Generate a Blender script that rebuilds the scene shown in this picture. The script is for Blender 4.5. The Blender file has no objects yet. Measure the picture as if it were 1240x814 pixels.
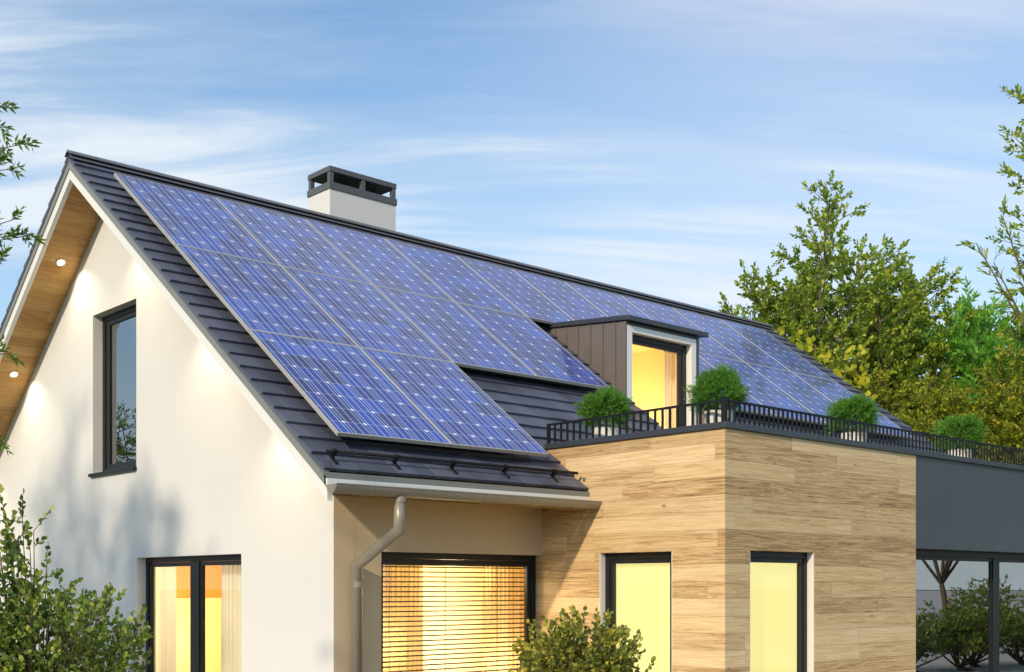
import bpy, bmesh, math, random
import numpy as np
from mathutils import Vector, Matrix
rng = np.random.default_rng(11)
random.seed(5)
SC = bpy.context.scene
COL = SC.collection
R = math.radians

# ------------------------------------------------------------------ materials
MATS = {}
def newmat(name):
    m = bpy.data.materials.new(name); m.use_nodes = True
    nt = m.node_tree; nt.nodes.clear()
    out = nt.nodes.new('ShaderNodeOutputMaterial')
    return m, nt, out
class NT:
    def __init__(s, nt): s.nt = nt
    def n(s, typ, **kw):
        nd = s.nt.nodes.new(typ)
        for k, v in kw.items():
            if k.startswith('i_'): nd.inputs[k[2:].replace('_', ' ')].default_value = v
            else: setattr(nd, k, v)
        return nd
    def l(s, a, b): s.nt.links.new(a, b)
    def math(s, op, a, b=None, c=None):
        nd = s.nt.nodes.new('ShaderNodeMath'); nd.operation = op
        for i, v in enumerate((a, b, c)):
            if v is None: continue
            if isinstance(v, (int, float)): nd.inputs[i].default_value = v
            else: s.l(v, nd.inputs[i])
        return nd.outputs[0]
    def mix(s, f, a, b, mode='MIX'):
        nd = s.nt.nodes.new('ShaderNodeMix'); nd.data_type = 'RGBA'; nd.blend_type = mode
        for i, v in ((0, f), (6, a), (7, b)):
            if isinstance(v, (int, float)): nd.inputs[i].default_value = v
            elif isinstance(v, tuple): nd.inputs[i].default_value = v if len(v) == 4 else (*v, 1)
            else: s.l(v, nd.inputs[i])
        return nd.outputs[2]
    def ramp(s, f, stops, interp='LINEAR'):
        nd = s.nt.nodes.new('ShaderNodeValToRGB'); cr = nd.color_ramp; cr.interpolation = interp
        while len(cr.elements) < len(stops): cr.elements.new(0.5)
        for e, (p, c) in zip(cr.elements, stops):
            e.position = p; e.color = c if len(c) == 4 else (*c, 1)
        s.l(f, nd.inputs[0]); return nd.outputs[0]
    def noise(s, vec, scale, detail=4, rough=.55, dist=0):
        nd = s.nt.nodes.new('ShaderNodeTexNoise')
        nd.inputs['Scale'].default_value = scale; nd.inputs['Detail'].default_value = detail
        nd.inputs['Roughness'].default_value = rough; nd.inputs['Distortion'].default_value = dist
        if vec is not None: s.l(vec, nd.inputs['Vector'])
        return nd.outputs['Fac']
    def bsdf(s, out, color=None, rough=.5, metal=0, spec=.5, bump=None, bstr=.2, bdist=.01):
        b = s.nt.nodes.new('ShaderNodeBsdfPrincipled')
        if color is not None:
            if isinstance(color, tuple): b.inputs['Base Color'].default_value = (*color[:3], 1)
            else: s.l(color, b.inputs['Base Color'])
        if isinstance(rough, (int, float)): b.inputs['Roughness'].default_value = rough
        else: s.l(rough, b.inputs['Roughness'])
        b.inputs['Metallic'].default_value = metal
        b.inputs['Specular IOR Level'].default_value = spec
        if bump is not None:
            bp = s.nt.nodes.new('ShaderNodeBump'); bp.inputs['Strength'].default_value = bstr
            bp.inputs['Distance'].default_value = bdist
            s.l(bump, bp.inputs['Height']); s.l(bp.outputs[0], b.inputs['Normal'])
        if out is not None: s.l(b.outputs[0], out.inputs[0])
        return b
def objco(t):
    return t.n('ShaderNodeTexCoord').outputs['Object']
def geo(t):
    return t.n('ShaderNodeNewGeometry')

def plain(name, col, rough=.5, metal=0, var=.08, scale=6, bump=0, bscale=80, spec=.5):
    """painted / plain surface with slight mottling"""
    m, nt, out = newmat(name); t = NT(nt); co = objco(t)
    f = t.noise(co, scale, 5)
    c = t.mix(f, tuple(x * (1 - var) for x in col), tuple(min(1, x * (1 + var)) for x in col))
    r = t.math('MULTIPLY_ADD', t.noise(co, scale * 2.3, 3), .16, rough - .08)
    bh = t.noise(co, bscale, 4) if bump else None
    t.bsdf(out, c, r, metal, spec, bh, bump, .004)
    MATS[name] = m; return m

plain('white_paint', (.80, .79, .76), .4, var=.03, scale=3)
plain('grey_trim', (.215, .225, .21), .42, var=.07, scale=4)
plain('gutter_metal', (.29, .255, .205), .38, .2, var=.08, scale=5)
plain('anthracite', (.011, .012, .014), .42, var=.12, scale=7, spec=.35)
plain('railing_black', (.008, .0085, .0095), .55, var=.12, scale=9, spec=.3)
plain('coping', (.052, .058, .068), .36, .2, var=.1, scale=4)
plain('dark_panel', (.052, .066, .078), .42, var=.05, scale=1.2)
plain('ridge_metal', (.125, .125, .145), .40, var=.12, scale=5)
plain('cap_grey', (.095, .10, .108), .5, var=.08, scale=6, bump=.1)
plain('reveal_plaster', (.74, .69, .66), .8, var=.03, scale=6, bump=.15, bscale=120, spec=.2)
plain('pot_white', (.78, .75, .70), .5, var=.04, scale=9, bump=.08)
plain('room_yellow', (.85, .66, .27), .7, var=.06, scale=2)
plain('room_orange', (.75, .26, .03), .7, var=.08, scale=3)
plain('room_amber', (.80, .36, .05), .7, var=.25, scale=2.5)
plain('room_white', (.82, .72, .50), .7, var=.03, scale=2)
plain('room_grey', (.16, .165, .17), .8, var=.1, scale=2)
plain('room_floor', (.30, .18, .09), .5, var=.2, scale=6)
plain('slat_brown', (.022, .015, .011), .6, var=.15, scale=8)
plain('soil', (.05, .033, .02), .95, var=.4, scale=40, bump=.4)
plain('panel_frame', (.58, .56, .51), .36, .4, var=.08, scale=5)
plain('panel_back', (.02, .02, .022), .6, var=.1, scale=5)
plain('paving', (.42, .39, .34), .8, var=.12, scale=1.4, bump=.3, bscale=40)

plain('gravel', (.50, .48, .45), .9, var=.2, scale=8, bump=.4, bscale=60)
def m_stucco(name, col):
    m, nt, out = newmat(name); t = NT(nt); co = objco(t)
    f = t.noise(co, .7, 5, .6); g = t.noise(co, 9, 4, .6)
    c = t.mix(f, tuple(x * .955 for x in col), tuple(min(1, x * 1.03) for x in col))
    c = t.mix(t.math('MULTIPLY', g, .10), c, tuple(x * .86 for x in col))
    mp = t.n('ShaderNodeMapping'); mp.inputs['Scale'].default_value = (3.0, 3.0, .22); t.l(co, mp.inputs[0])
    st = t.ramp(t.noise(mp.outputs[0], 2.2, 5, .65), [(.48, (0, 0, 0)), (.75, (.10, .10, .10))])
    c = t.mix(st, c, tuple(x * y for x, y in zip(col, (.80, .78, .74))))
    h = t.math('ADD', t.noise(co, 150, 3, .7), t.math('MULTIPLY', t.noise(co, 30, 3), .8))
    t.bsdf(out, c, .88, 0, .2, h, .22, .004); MATS[name] = m
m_stucco('stucco', (.70, .685, .67))
m_stucco('stucco_shade_tone', (.60, .475, .325))  # same render as the gable, with the eave's warm shade put into its colour

def m_tile():
    m, nt, out = newmat('roof_tile'); t = NT(nt); co = objco(t); g = geo(t)
    rnd = g.outputs['Random Per Island']
    c = t.ramp(rnd, [(0, (.058, .067, .100)), (.55, (.080, .089, .132)), (1, (.110, .120, .172))])
    n = t.noise(co, 14, 5, .65)
    c = t.mix(t.math('MULTIPLY', n, .35), c, (.115, .120, .150))
    r = t.math('MULTIPLY_ADD', n, .22, t.math('MULTIPLY_ADD', rnd, .12, .30))
    t.bsdf(out, c, r, 0, .5, t.noise(co, 120, 4), .12, .003); MATS['roof_tile'] = m
m_tile()

def m_wood(name, ramp, ph, pl, along, across, contrast=1.0, seed=0.0, knots=True):
    """board cladding: 'along' / 'across' are weights (x,y,z) of object space"""
    m, nt, out = newmat(name); t = NT(nt); co = objco(t)
    def dot(w):
        d = t.n('ShaderNodeVectorMath', operation='DOT_PRODUCT'); t.l(co, d.inputs[0]); d.inputs[1].default_value = w
        return d.outputs['Value']
    u = dot(along); v = dot(across)
    vr = t.math('DIVIDE', t.math('ADD', v, 50.013), ph); row = t.math('FLOOR', vr); fv = t.math('FRACT', vr)
    wn = t.n('ShaderNodeTexWhiteNoise', noise_dimensions='2D')
    cb = t.n('ShaderNodeCombineXYZ'); t.l(row, cb.inputs[0]); cb.inputs[1].default_value = 3.7 + seed
    t.l(cb.outputs[0], wn.inputs['Vector'])
    ur = t.math('ADD', t.math('DIVIDE', t.math('ADD', u, 80.0), pl), t.math('MULTIPLY', wn.outputs['Value'], 7.31))
    colid = t.math('FLOOR', ur); fu = t.math('FRACT', ur)
    cb2 = t.n('ShaderNodeCombineXYZ'); t.l(row, cb2.inputs[0]); t.l(colid, cb2.inputs[1]); cb2.inputs[2].default_value = seed
    wn2 = t.n('ShaderNodeTexWhiteNoise', noise_dimensions='3D'); t.l(cb2.outputs[0], wn2.inputs['Vector'])
    pid = wn2.outputs['Value']
    # grain coordinates, shifted per plank
    cg = t.n('ShaderNodeCombineXYZ')
    t.l(t.math('ADD', t.math('MULTIPLY', u, .85), t.math('MULTIPLY', pid, 37.0)), cg.inputs[0])
    t.l(t.math('MULTIPLY', v, 15.0), cg.inputs[1]); t.l(t.math('MULTIPLY', pid, 19.0), cg.inputs[2])
    big = t.noise(cg.outputs[0], .9, 5, .6, 1.6)
    cg2 = t.n('ShaderNodeCombineXYZ')
    t.l(t.math('ADD', t.math('MULTIPLY', u, 1.9), t.math('MULTIPLY', pid, 11.0)), cg2.inputs[0])
    t.l(t.math('MULTIPLY', v, 70.0), cg2.inputs[1]); t.l(pid, cg2.inputs[2])
    fine = t.noise(cg2.outputs[0], 1.0, 4, .6, .4)
    # growth-ring figure
    ring = t.math('SINE', t.math('MULTIPLY', big, 46.0))
    ring = t.math('POWER', t.math('MULTIPLY_ADD', ring, .5, .5), 3.0)
    f = t.math('ADD', t.math('MULTIPLY', pid, .36), t.math('MULTIPLY', big, .66))
    f = t.math('ADD', f, t.math('MULTIPLY_ADD', fine, .80, -.39))
    f = t.math('SUBTRACT', f, t.math('MULTIPLY', ring, .13))
    f = t.math('MULTIPLY_ADD', t.math('SUBTRACT', f, .5), contrast, .5)
    c = t.ramp(f, ramp)
    sc_ = t.n('ShaderNodeSeparateColor'); t.l(wn2.outputs['Color'], sc_.inputs[0])
    c = t.mix(t.math('MULTIPLY', t.math('POWER', sc_.outputs[1], 2.0), .55), c, t.mix(1.0, c, (.74, .73, .74), 'MULTIPLY'))
    if knots:
        vo = t.n('ShaderNodeTexVoronoi', feature='F1'); vo.inputs['Scale'].default_value = 1.0
        ck = t.n('ShaderNodeCombineXYZ')
        t.l(t.math('MULTIPLY_ADD', u, 1.5, t.math('MULTIPLY', fine, .05)), ck.inputs[0])
        t.l(t.math('MULTIPLY', v, 3.3), ck.inputs[1]); t.l(vo.inputs['Vector'], vo.inputs['Vector']) if False else None
        t.l(ck.outputs[0], vo.inputs['Vector'])
        k = t.n('ShaderNodeMapRange'); k.inputs['From Min'].default_value = .015; k.inputs['From Max'].default_value = .075
        k.inputs['To Min'].default_value = .75; k.inputs['To Max'].default_value = 0
        t.l(vo.outputs['Distance'], k.inputs['Value'])
        c = t.mix(k.outputs[0], c, (.10, .05, .022))
    # joints between boards
    ev = t.math('MULTIPLY', t.math('MINIMUM', fv, t.math('SUBTRACT', 1.0, fv)), ph)
    eu = t.math('MULTIPLY', t.math('MINIMUM', fu, t.math('SUBTRACT', 1.0, fu)), pl)
    e = t.math('MINIMUM', ev, eu)
    jr = t.n('ShaderNodeMapRange'); jr.inputs['From Min'].default_value = .0005; jr.inputs['From Max'].default_value = .0030
    t.l(e, jr.inputs['Value'])
    c = t.mix(jr.outputs[0], (.30, .185, .09), c)
    h = t.math('ADD', t.math('MULTIPLY', jr.outputs[0], 1.0), t.math('MULTIPLY', fine, .25))
    t.bsdf(out, c, .58, 0, .3, h, .35, .003); MATS[name] = m
WR = [(.05, (.22, .115, .050)), (.25, (.46, .285, .130)), (.45, (.66, .455, .235)), (.70, (.78, .575, .325)), (1.0, (.87, .69, .45))]
m_wood('cladding', WR, .205, 2.5, (1, -1, 0), (0, 0, 1), 1.12)
SR = [(.05, (.26, .125, .036)), (.35, (.47, .255, .082)), (.65, (.60, .365, .135)), (1.0, (.70, .47, .20))]
m_wood('soffit_wood', SR, .21, .95, (1, 0, 0), (0, 1.25, 0), 1.0, 4.0, True)

def m_seam():
    m, nt, out = newmat('seam_metal'); t = NT(nt); co = objco(t)
    n = t.noise(co, 2.2, 4)
    c = t.mix(n, (.150, .125, .112), (.19, .162, .146))
    t.bsdf(out, c, t.math('MULTIPLY_ADD', n, .2, .38), .15, .4); MATS['seam_metal'] = m
m_seam()

def m_solar():
    m, nt, out = newmat('solar_cells'); t = NT(nt)
    uv = t.n('ShaderNodeUVMap').outputs[0]
    s = t.n('ShaderNodeSeparateXYZ'); t.l(uv, s.inputs[0]); U, V = s.outputs[0], s.outputs[1]
    a = t.math('DIVIDE', t.math('SUBTRACT', U, .22), .304); b = t.math('DIVIDE', t.math('SUBTRACT', V, .225), .325)
    def edge(x):   # distance to nearest integer, in cells
        return t.math('ABSOLUTE', t.math('SUBTRACT', x, t.math('ROUND', x)))
    da = t.math('MULTIPLY', edge(a), .304); db = t.math('MULTIPLY', edge(b), .325)
    def line(d, w0, w1):
        r = t.n('ShaderNodeMapRange'); r.inputs['From Min'].default_value = w0; r.inputs['From Max'].default_value = w1
        r.inputs['To Min'].default_value = 1; r.inputs['To Max'].default_value = 0; t.l(d, r.inputs['Value']); return r.outputs[0]
    l1 = t.math('MULTIPLY', line(da, .0020, .0045), .75)
    l2 = t.math('MULTIPLY', line(db, .0016, .0036), .62)
    bus = t.math('MULTIPLY', edge(t.math('MULTIPLY_ADD', a, 3.0, .5)), .304 / 3)
    l3 = t.math('MULTIPLY', line(bus, .0026, .0048), .82)
    dm = t.math('ADD', t.math('MULTIPLY', da, 1.0), t.math('MULTIPLY', db, 1.15))
    l4 = line(dm, .027, .038)
    mask = t.math('MAXIMUM', t.math('MAXIMUM', l1, l2), t.math('MAXIMUM', l3, l4))
    oi = t.n('ShaderNodeObjectInfo').outputs['Random']
    cb = t.n('ShaderNodeCombineXYZ'); t.l(t.math('FLOOR', a), cb.inputs[0]); t.l(t.math('FLOOR', b), cb.inputs[1]); t.l(t.math('MULTIPLY', oi, 91.0), cb.inputs[2])
    wn = t.n('ShaderNodeTexWhiteNoise', noise_dimensions='3D'); t.l(cb.outputs[0], wn.inputs['Vector'])
    cell = t.ramp(wn.outputs['Value'], [(0, (.003, .009, .105)), (.5, (.005, .027, .250)), (1, (.012, .066, .44))])
    ad = t.n('ShaderNodeVectorMath', operation='ADD'); t.l(uv, ad.inputs[0]); cc = t.n('ShaderNodeCombineXYZ'); t.l(t.math('MULTIPLY', oi, 40.0), cc.inputs[2]); t.l(cc.outputs[0], ad.inputs[1])
    vo = t.n('ShaderNodeTexVoronoi'); vo.inputs['Scale'].default_value = 26; t.l(ad.outputs[0], vo.inputs['Vector'])
    vs = t.n('ShaderNodeSeparateColor'); t.l(vo.outputs['Color'], vs.inputs[0])
    cell = t.mix(t.math('MULTIPLY', vs.outputs[0], .30), cell, (.020, .085, .46))
    c = t.mix(mask, cell, (.88, .91, .96))
    p = t.bsdf(out, c, .35, 0, .15)
    p.inputs['Coat Weight'].default_value = .62; p.inputs['Coat Roughness'].default_value = .07; p.inputs['Coat IOR'].default_value = 1.5
    MATS['solar_cells'] = m
m_solar()

def m_glass(name, ior, tint=(.93, .96, .95), rough=.0):
    m, nt, out = newmat(name); t = NT(nt)
    fr = t.n('ShaderNodeFresnel', i_IOR=ior)
    tr = t.n('ShaderNodeBsdfTransparent'); tr.inputs[0].default_value = (*tint, 1)
    gl = t.n('ShaderNodeBsdfGlossy'); gl.inputs['Roughness'].default_value = rough; gl.inputs['Color'].default_value = (.95, .97, 1, 1)
    mx = t.n('ShaderNodeMixShader'); t.l(t.math('MULTIPLY', fr.outputs[0], t.math('SUBTRACT', 1.0, geo(t).outputs['Backfacing'])), mx.inputs[0]); t.l(tr.outputs[0], mx.inputs[1]); t.l(gl.outputs[0], mx.inputs[2])
    t.l(mx.outputs[0], out.inputs[0]); MATS[name] = m
m_glass('glass_clear', 1.5)
m_glass('glass_solar', 4.6, (.45, .48, .50))

def m_leaf(name, stops, trans=.45, rough=.45, tcol=(.30, .42, .05)):
    m, nt, out = newmat(name); t = NT(nt); g = geo(t)
    c = t.ramp(g.outputs['Random Per Island'], stops)
    n = t.noise(objco(t), 1.1, 3)
    c = t.mix(t.math('MULTIPLY', n, .45), c, t.mix(.5, c, stops[-1][1]))
    p = t.bsdf(None, c, rough, 0, .35)
    tl = t.n('ShaderNodeBsdfTranslucent'); t.l(t.mix(.5, c, tcol), tl.inputs[0])
    mx = t.n('ShaderNodeMixShader'); mx.inputs[0].default_value = trans
    t.l(p.outputs[0], mx.inputs[1]); t.l(tl.outputs[0], mx.inputs[2]); t.l(mx.outputs[0], out.inputs[0]); MATS[name] = m
m_leaf('leaf_willow', [(0, (0.060, 0.130, 0.021)), (.5, (0.180, 0.305, 0.037)), (.85, (0.375, 0.494, 0.052)), (1, (0.690, 0.676, 0.081))])
m_leaf('leaf_hedge', [(0, (0.050, 0.092, 0.015)), (.5, (0.181, 0.247, 0.026)), (.8, (0.425, 0.431, 0.035)), (1, (0.750, 0.655, 0.055))])
m_leaf('leaf_bright', [(0, (.10, .26, .035)), (.5, (.20, .46, .06)), (1, (.34, .62, .10))], .5, .45, (.35, .75, .10))
m_leaf('leaf_yellow', [(0, (.34, .38, .03)), (.5, (.55, .56, .045)), (1, (.72, .66, .06))], .5, .45, (.75, .7, .08))
m_leaf('leaf_bush', [(0, (0.046, 0.098, 0.023)), (.45, (0.115, 0.201, 0.039)), (.80, (0.218, 0.305, 0.052)), (1, (0.483, 0.483, 0.069))], .30, .38)
m_leaf('leaf_gold', [(0, (0.053, 0.083, 0.018)), (.45, (0.131, 0.169, 0.030)), (.72, (0.288, 0.281, 0.040)), (1, (0.562, 0.475, 0.062))], .30, .38)
m_leaf('leaf_bamboo', [(0, (.030, .085, .012)), (.5, (.085, .175, .022)), (1, (.18, .29, .035))], .4, .4)
m_leaf('leaf_fluffy', [(0, (0.045, 0.143, 0.021)), (.5, (0.105, 0.270, 0.033)), (1, (0.225, 0.450, 0.060))], .4, .55, (.15, .4, .04))
plain('bark', (.12, .085, .055), .9, var=.3, scale=18, bump=.5, bscale=60)
plain('stem_brown', (.085, .060, .036), .8, var=.25, scale=30)

def m_curtain(name, col, trans=.5):
    m, nt, out = newmat(name); t = NT(nt); co = objco(t)
    n = t.noise(co, 90, 3)
    c = t.mix(n, tuple(x * .88 for x in col), col)
    d = t.n('ShaderNodeBsdfDiffuse'); t.l(c, d.inputs[0]); tl = t.n('ShaderNodeBsdfTranslucent'); t.l(c, tl.inputs[0])
    mx = t.n('ShaderNodeMixShader'); mx.inputs[0].default_value = trans; t.l(d.outputs[0], mx.inputs[1]); t.l(tl.outputs[0], mx.inputs[2])
    t.l(mx.outputs[0], out.inputs[0]); MATS[name] = m
m_curtain('curtain_cream', (.88, .84, .72), .4)
m_curtain('curtain_orange', (.62, .46, .25), .5)
m_curtain('curtain_white', (.80, .78, .72), .5)

def m_blind():   # roller blind whose fabric emits, standing in for lamplight from behind
    m, nt, out = newmat('glowing_blind'); t = NT(nt); co = objco(t)
    n = t.noise(co, .9, 2); w = t.noise(co, 60, 2)
    c = t.mix(n, (1, .79, .20), (1, .88, .40)); c = t.mix(t.math('MULTIPLY', w, .15), c, (1, .85, .3))
    d = t.n('ShaderNodeBsdfPrincipled'); d.inputs['Base Color'].default_value = (.30, .26, .14, 1); d.inputs['Roughness'].default_value = .9
    t.l(c, d.inputs['Emission Color']); d.inputs['Emission Strength'].default_value = .82
    t.l(d.outputs[0], out.inputs[0]); MATS['glowing_blind'] = m
m_blind()
def m_lens():
    m, nt, out = newmat('lamp_lens'); t = NT(nt)
    e = t.n('ShaderNodeEmission'); e.inputs[0].default_value = (1, .86, .62, 1); e.inputs[1].default_value = 6
    t.l(e.outputs[0], out.inputs[0]); MATS['lamp_lens'] = m
m_lens()
def m_grass():
    m, nt, out = newmat('lawn'); t = NT(nt); co = objco(t)
    f = t.noise(co, .25, 6, .6); g = t.noise(co, 9, 5, .7)
    c = t.mix(f, (.035, .065, .014), (.075, .105, .025)); c = t.mix(t.math('MULTIPLY', g, .5), c, (.11, .13, .04))
    t.bsdf(out, c, .9, 0, .2, g, .5, .05); MATS['lawn'] = m
m_grass()

# ------------------------------------------------------------------ mesh helpers
class MB:
    def __init__(s): s.v = []; s.f = []
    def add(s, vs, fs):
        o = len(s.v); s.v += [tuple(v) for v in vs]; s.f += [tuple(i + o for i in f) for f in fs]; return s
    def box(s, x0, x1, y0, y1, z0, z1):
        return s.add([(x0,y0,z0),(x1,y0,z0),(x1,y1,z0),(x0,y1,z0),(x0,y0,z1),(x1,y0,z1),(x1,y1,z1),(x0,y1,z1)],
            [(0,3,2,1),(4,5,6,7),(0,1,5,4),(1,2,6,5),(2,3,7,6),(3,0,4,7)])
    def prism(s, poly, ax, a, b):
        """polygon given in the two other axes (in x,y,z order), extruded along axis ax from a to b"""
        n = len(poly)
        def P(p, w):
            q = list(p); q.insert(ax, w); return q
        vs = [P(p, a) for p in poly] + [P(p, b) for p in poly]
        fs = [tuple(range(n - 1, -1, -1)), tuple(range(n, 2 * n))] + [(i, (i + 1) % n, n + (i + 1) % n, n + i) for i in range(n)]
        return s.add(vs, fs)
    def tube(s, pts, r, n=10, caps=True):
        pts = [Vector(p) for p in pts]; rr = r if isinstance(r, (list, tuple)) else [r] * len(pts)
        base = len(s.v); up = Vector((.13, .2, 1)).normalized()
        for i, p in enumerate(pts):
            d = (pts[min(i + 1, len(pts) - 1)] - pts[max(i - 1, 0)]).normalized()
            if 0 < i < len(pts) - 1:
                d = ((pts[i + 1] - p).normalized() + (p - pts[i - 1]).normalized()).normalized()
                k = 1 / max(.5, d.dot((pts[i + 1] - p).normalized()))
            else: k = 1
            a = d.cross(up)
            if a.length < .05: a = d.cross(Vector((1, 0, 0)))
            a.normalize(); b = d.cross(a).normalized()
            for j in range(n):
                t = 2 * math.pi * j / n
                s.v.append(tuple(p + (a * math.cos(t) + b * math.sin(t)) * rr[i] * (k if n > 6 else 1)))
        for i in range(len(pts) - 1):
            for j in range(n):
                q = base + i * n
                s.f.append((q + j, q + (j + 1) % n, q + n + (j + 1) % n, q + n + j))
        if caps:
            s.f.append(tuple(base + j for j in range(n - 1, -1, -1)))
            s.f.append(tuple(base + (len(pts) - 1) * n + j for j in range(n)))
        return s
    def lathe(s, prof, n=24, c=(0, 0, 0), axis='z'):
        base = len(s.v)
        for (r, h) in prof:
            for j in range(n):
                t = 2 * math.pi * j / n
                s.v.append((c[0] + r * math.cos(t), c[1] + r * math.sin(t), c[2] + h))
        for i in range(len(prof) - 1):
            for j in range(n):
                q = base + i * n; s.f.append((q + j, q + (j + 1) % n, q + n + (j + 1) % n, q + n + j))
        return s
    def build(s, name, mat, parent=None, bevel=0, smooth=False, fix=True):
        me = bpy.data.meshes.new(name); me.from_pydata(s.v, [], s.f); me.update()
        if fix:
            bm = bmesh.new(); bm.from_mesh(me); bmesh.ops.recalc_face_normals(bm, faces=bm.faces); bm.to_mesh(me); bm.free()
        if smooth:
            for p in me.polygons: p.use_smooth = True
        return link(name, me, mat, parent, bevel)
def link(name, me, mat, parent=None, bevel=0):
    o = bpy.data.objects.new(name, me); COL.objects.link(o)
    me.materials.append(MATS[mat] if isinstance(mat, str) else mat)
    if parent is not None: setpar(o, parent)
    if bevel:
        b = o.modifiers.new('edge', 'BEVEL'); b.width = bevel; b.segments = 2; b.limit_method = 'ANGLE'; b.angle_limit = R(40)
        b.harden_normals = False
    return o
def worldloc(o):
    l = Vector(o.location)
    while o.parent: o = o.parent; l = l + Vector(o.location)
    return l
def setpar(o, p):
    """keep the mesh's world coordinates (all roots that use this are unrotated)"""
    o.parent = p
    root = p
    while root.parent: root = root.parent
    if p is root: o.matrix_parent_inverse = Matrix.Translation(-Vector(root.location))
def tag(o, label=None, cat=None, group=None, kind=None):
    if label: o['label'] = label
    if cat: o['category'] = cat
    if group: o['group'] = group
    if kind: o['kind'] = kind
    return o
def empty(name, loc, label=None, cat=None, group=None):
    o = bpy.data.objects.new(name, None); COL.objects.link(o); o.location = loc; o.empty_display_size = .2
    return tag(o, label, cat, group)

def wall(name, mat, parent, ax, a, depth, outline, holes):
    """wall sheet in the plane axis ax = a, pushed to thickness `depth`, with rectangular openings.
    outline: convex polygon in the two other axes; holes: (u0,u1,v0,v1)"""
    us = sorted({p[0] for p in outline} | {h[i] for h in holes for i in (0, 1)})
    vs = sorted({min(p[1] for p in outline), max(p[1] for p in outline)} | {h[i] for h in holes for i in (2, 3)})
    bm = bmesh.new(); cache = {}
    def V(u, v):
        if (u, v) not in cache:
            q = [u, v]; q.insert(ax, a); cache[(u, v)] = bm.verts.new(q)
        return cache[(u, v)]
    for i in range(len(us) - 1):
        for j in range(len(vs) - 1):
            mu, mv = (us[i] + us[i + 1]) / 2, (vs[j] + vs[j + 1]) / 2
            if any(h[0] < mu < h[1] and h[2] < mv < h[3] for h in holes): continue
            bm.faces.new((V(us[i], vs[j]), V(us[i + 1], vs[j]), V(us[i + 1], vs[j + 1]), V(us[i], vs[j + 1])))
    n = len(outline)
    cu, cv = sum(p[0] for p in outline) / n, sum(p[1] for p in outline) / n
    for i in range(n):
        p, q = outline[i], outline[(i + 1) % n]
        nu, nv = (q[1] - p[1]), -(q[0] - p[0])
        if nu * (cu - p[0]) + nv * (cv - p[1]) > 0: nu, nv = -nu, -nv
        co = [p[0], p[1]]; co.insert(ax, a); no = [nu, nv]; no.insert(ax, 0)
        bmesh.ops.bisect_plane(bm, geom=bm.verts[:] + bm.edges[:] + bm.faces[:], plane_co=co, plane_no=no, clear_outer=True, dist=1e-5)
    r = bmesh.ops.extrude_face_region(bm, geom=bm.faces[:])
    d = [0, 0, 0]; d[ax] = depth
    bmesh.ops.translate(bm, vec=d, verts=[g for g in r['geom'] if isinstance(g, bmesh.types.BMVert)])
    bmesh.ops.recalc_face_normals(bm, faces=bm.faces)
    me = bpy.data.meshes.new(name); bm.to_mesh(me); bm.free()
    return link(name, me, mat, parent)
def room(name, x0, x1, y0, y1, z0, z1, open_side, mat, parent, floor='room_floor', wallmats=None):
    """inside faces of a lit room as separate thin boards; open_side is left open to the window"""
    t = .03
    sides = dict(x0=(x0 - t, x0, y0, y1), x1=(x1, x1 + t, y0, y1), y0=(x0, x1, y0 - t, y0), y1=(x0, x1, y1, y1 + t))
    for k, (a, b, c, d) in sides.items():
        if k == open_side: continue
        MB().box(a, b, c, d, z0, z1).build('interior_wall', (wallmats or {}).get(k, mat), parent)
    MB().box(x0, x1, y0, y1, z0 - t, z0).build('interior_floor', floor, parent)
    MB().box(x0, x1, y0, y1, z1, z1 + t).build('interior_ceiling', mat, parent)

# ------------------------------------------------------------------ roof geometry constants
YR, ZR = 6.05, 8.502                  # ridge
KF, KB = .7518, .738                  # rise per metre, front slope / rear slope
XL, XE = -.70, 17.15                  # gable overhang ends
YE = -.90                             # front eave
PIT = math.atan(KF)
SF = Vector((0, math.cos(PIT), math.sin(PIT))); NF = Vector((0, -math.sin(PIT), math.cos(PIT)))
APEX = Vector((0, YR, ZR))
def slope(x, s, n=0): return APEX + Vector((x, 0, 0)) - SF * s + NF * n     # s metres down from the ridge
PIB = math.atan(KB)
SB = Vector((0, -math.cos(PIB), math.sin(PIB))); NB = Vector((0, math.sin(PIB), math.cos(PIB)))
def slopeb(x, s, n=0): return APEX + Vector((x, 0, 0)) - SB * s + NB * n
def zf(y): return ZR - KF * (YR - y)
def zb(y): return ZR - KB * (y - YR)
SL = 8.681
DX0, DX1, DY = 6.86, 8.765, 1.62      # dormer
BX, BY = 3.386, -3.092                # annex corner
ZT = 3.80                             # terrace floor

house = empty('house', (0, 0, 0), 'white rendered house with dark tiled gable roof, wood clad annex and roof terrace', 'house')

# ------------------------------------------------------------------ walls
zs = lambda y: (zf(y) if y < YR else zb(y)) - .335
YB = 12.1
wall('gable_wall', 'stucco', house, 0, 0, .30, [(0, 0), (YB, 0), (YB, zs(YB)), (YR, zs(YR)), (0, 3.63)],
     [(5.243, 6.81, 3.79, 6.31), (2.138, 5.226, .12, 2.425)])
wall('eave_wall', 'stucco_shade_tone', house, 1, 0.0, .30, [(0.302, 0), (BX, 0), (BX, 3.60), (0.302, 3.60)], [(.688, BX, .35, 2.42)])
# the white corner return of the gable wall is its own 30 cm edge; the shade-coloured sheet starts 2 mm in front of it
MB().box(.0, .302, -.0025, .0, 0, 3.1).build('corner_shade_strip', 'stucco_shade_tone', house)
MB().box(.3, 17.0, YB - .3, YB, 0, zs(YB)).build('rear_wall', 'stucco', house)
MB().prism([(0, 0), (YB - .3, 0), (YB - .3, zs(YB - .3)), (YR, zs(YR)), (0, 3.60)], 0, 16.6, 16.9).build('gable_wall', 'stucco', house)
MB().box(15.0, 16.6, .0, .3, 0, 3.6).build('eave_wall', 'stucco', house)

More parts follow.
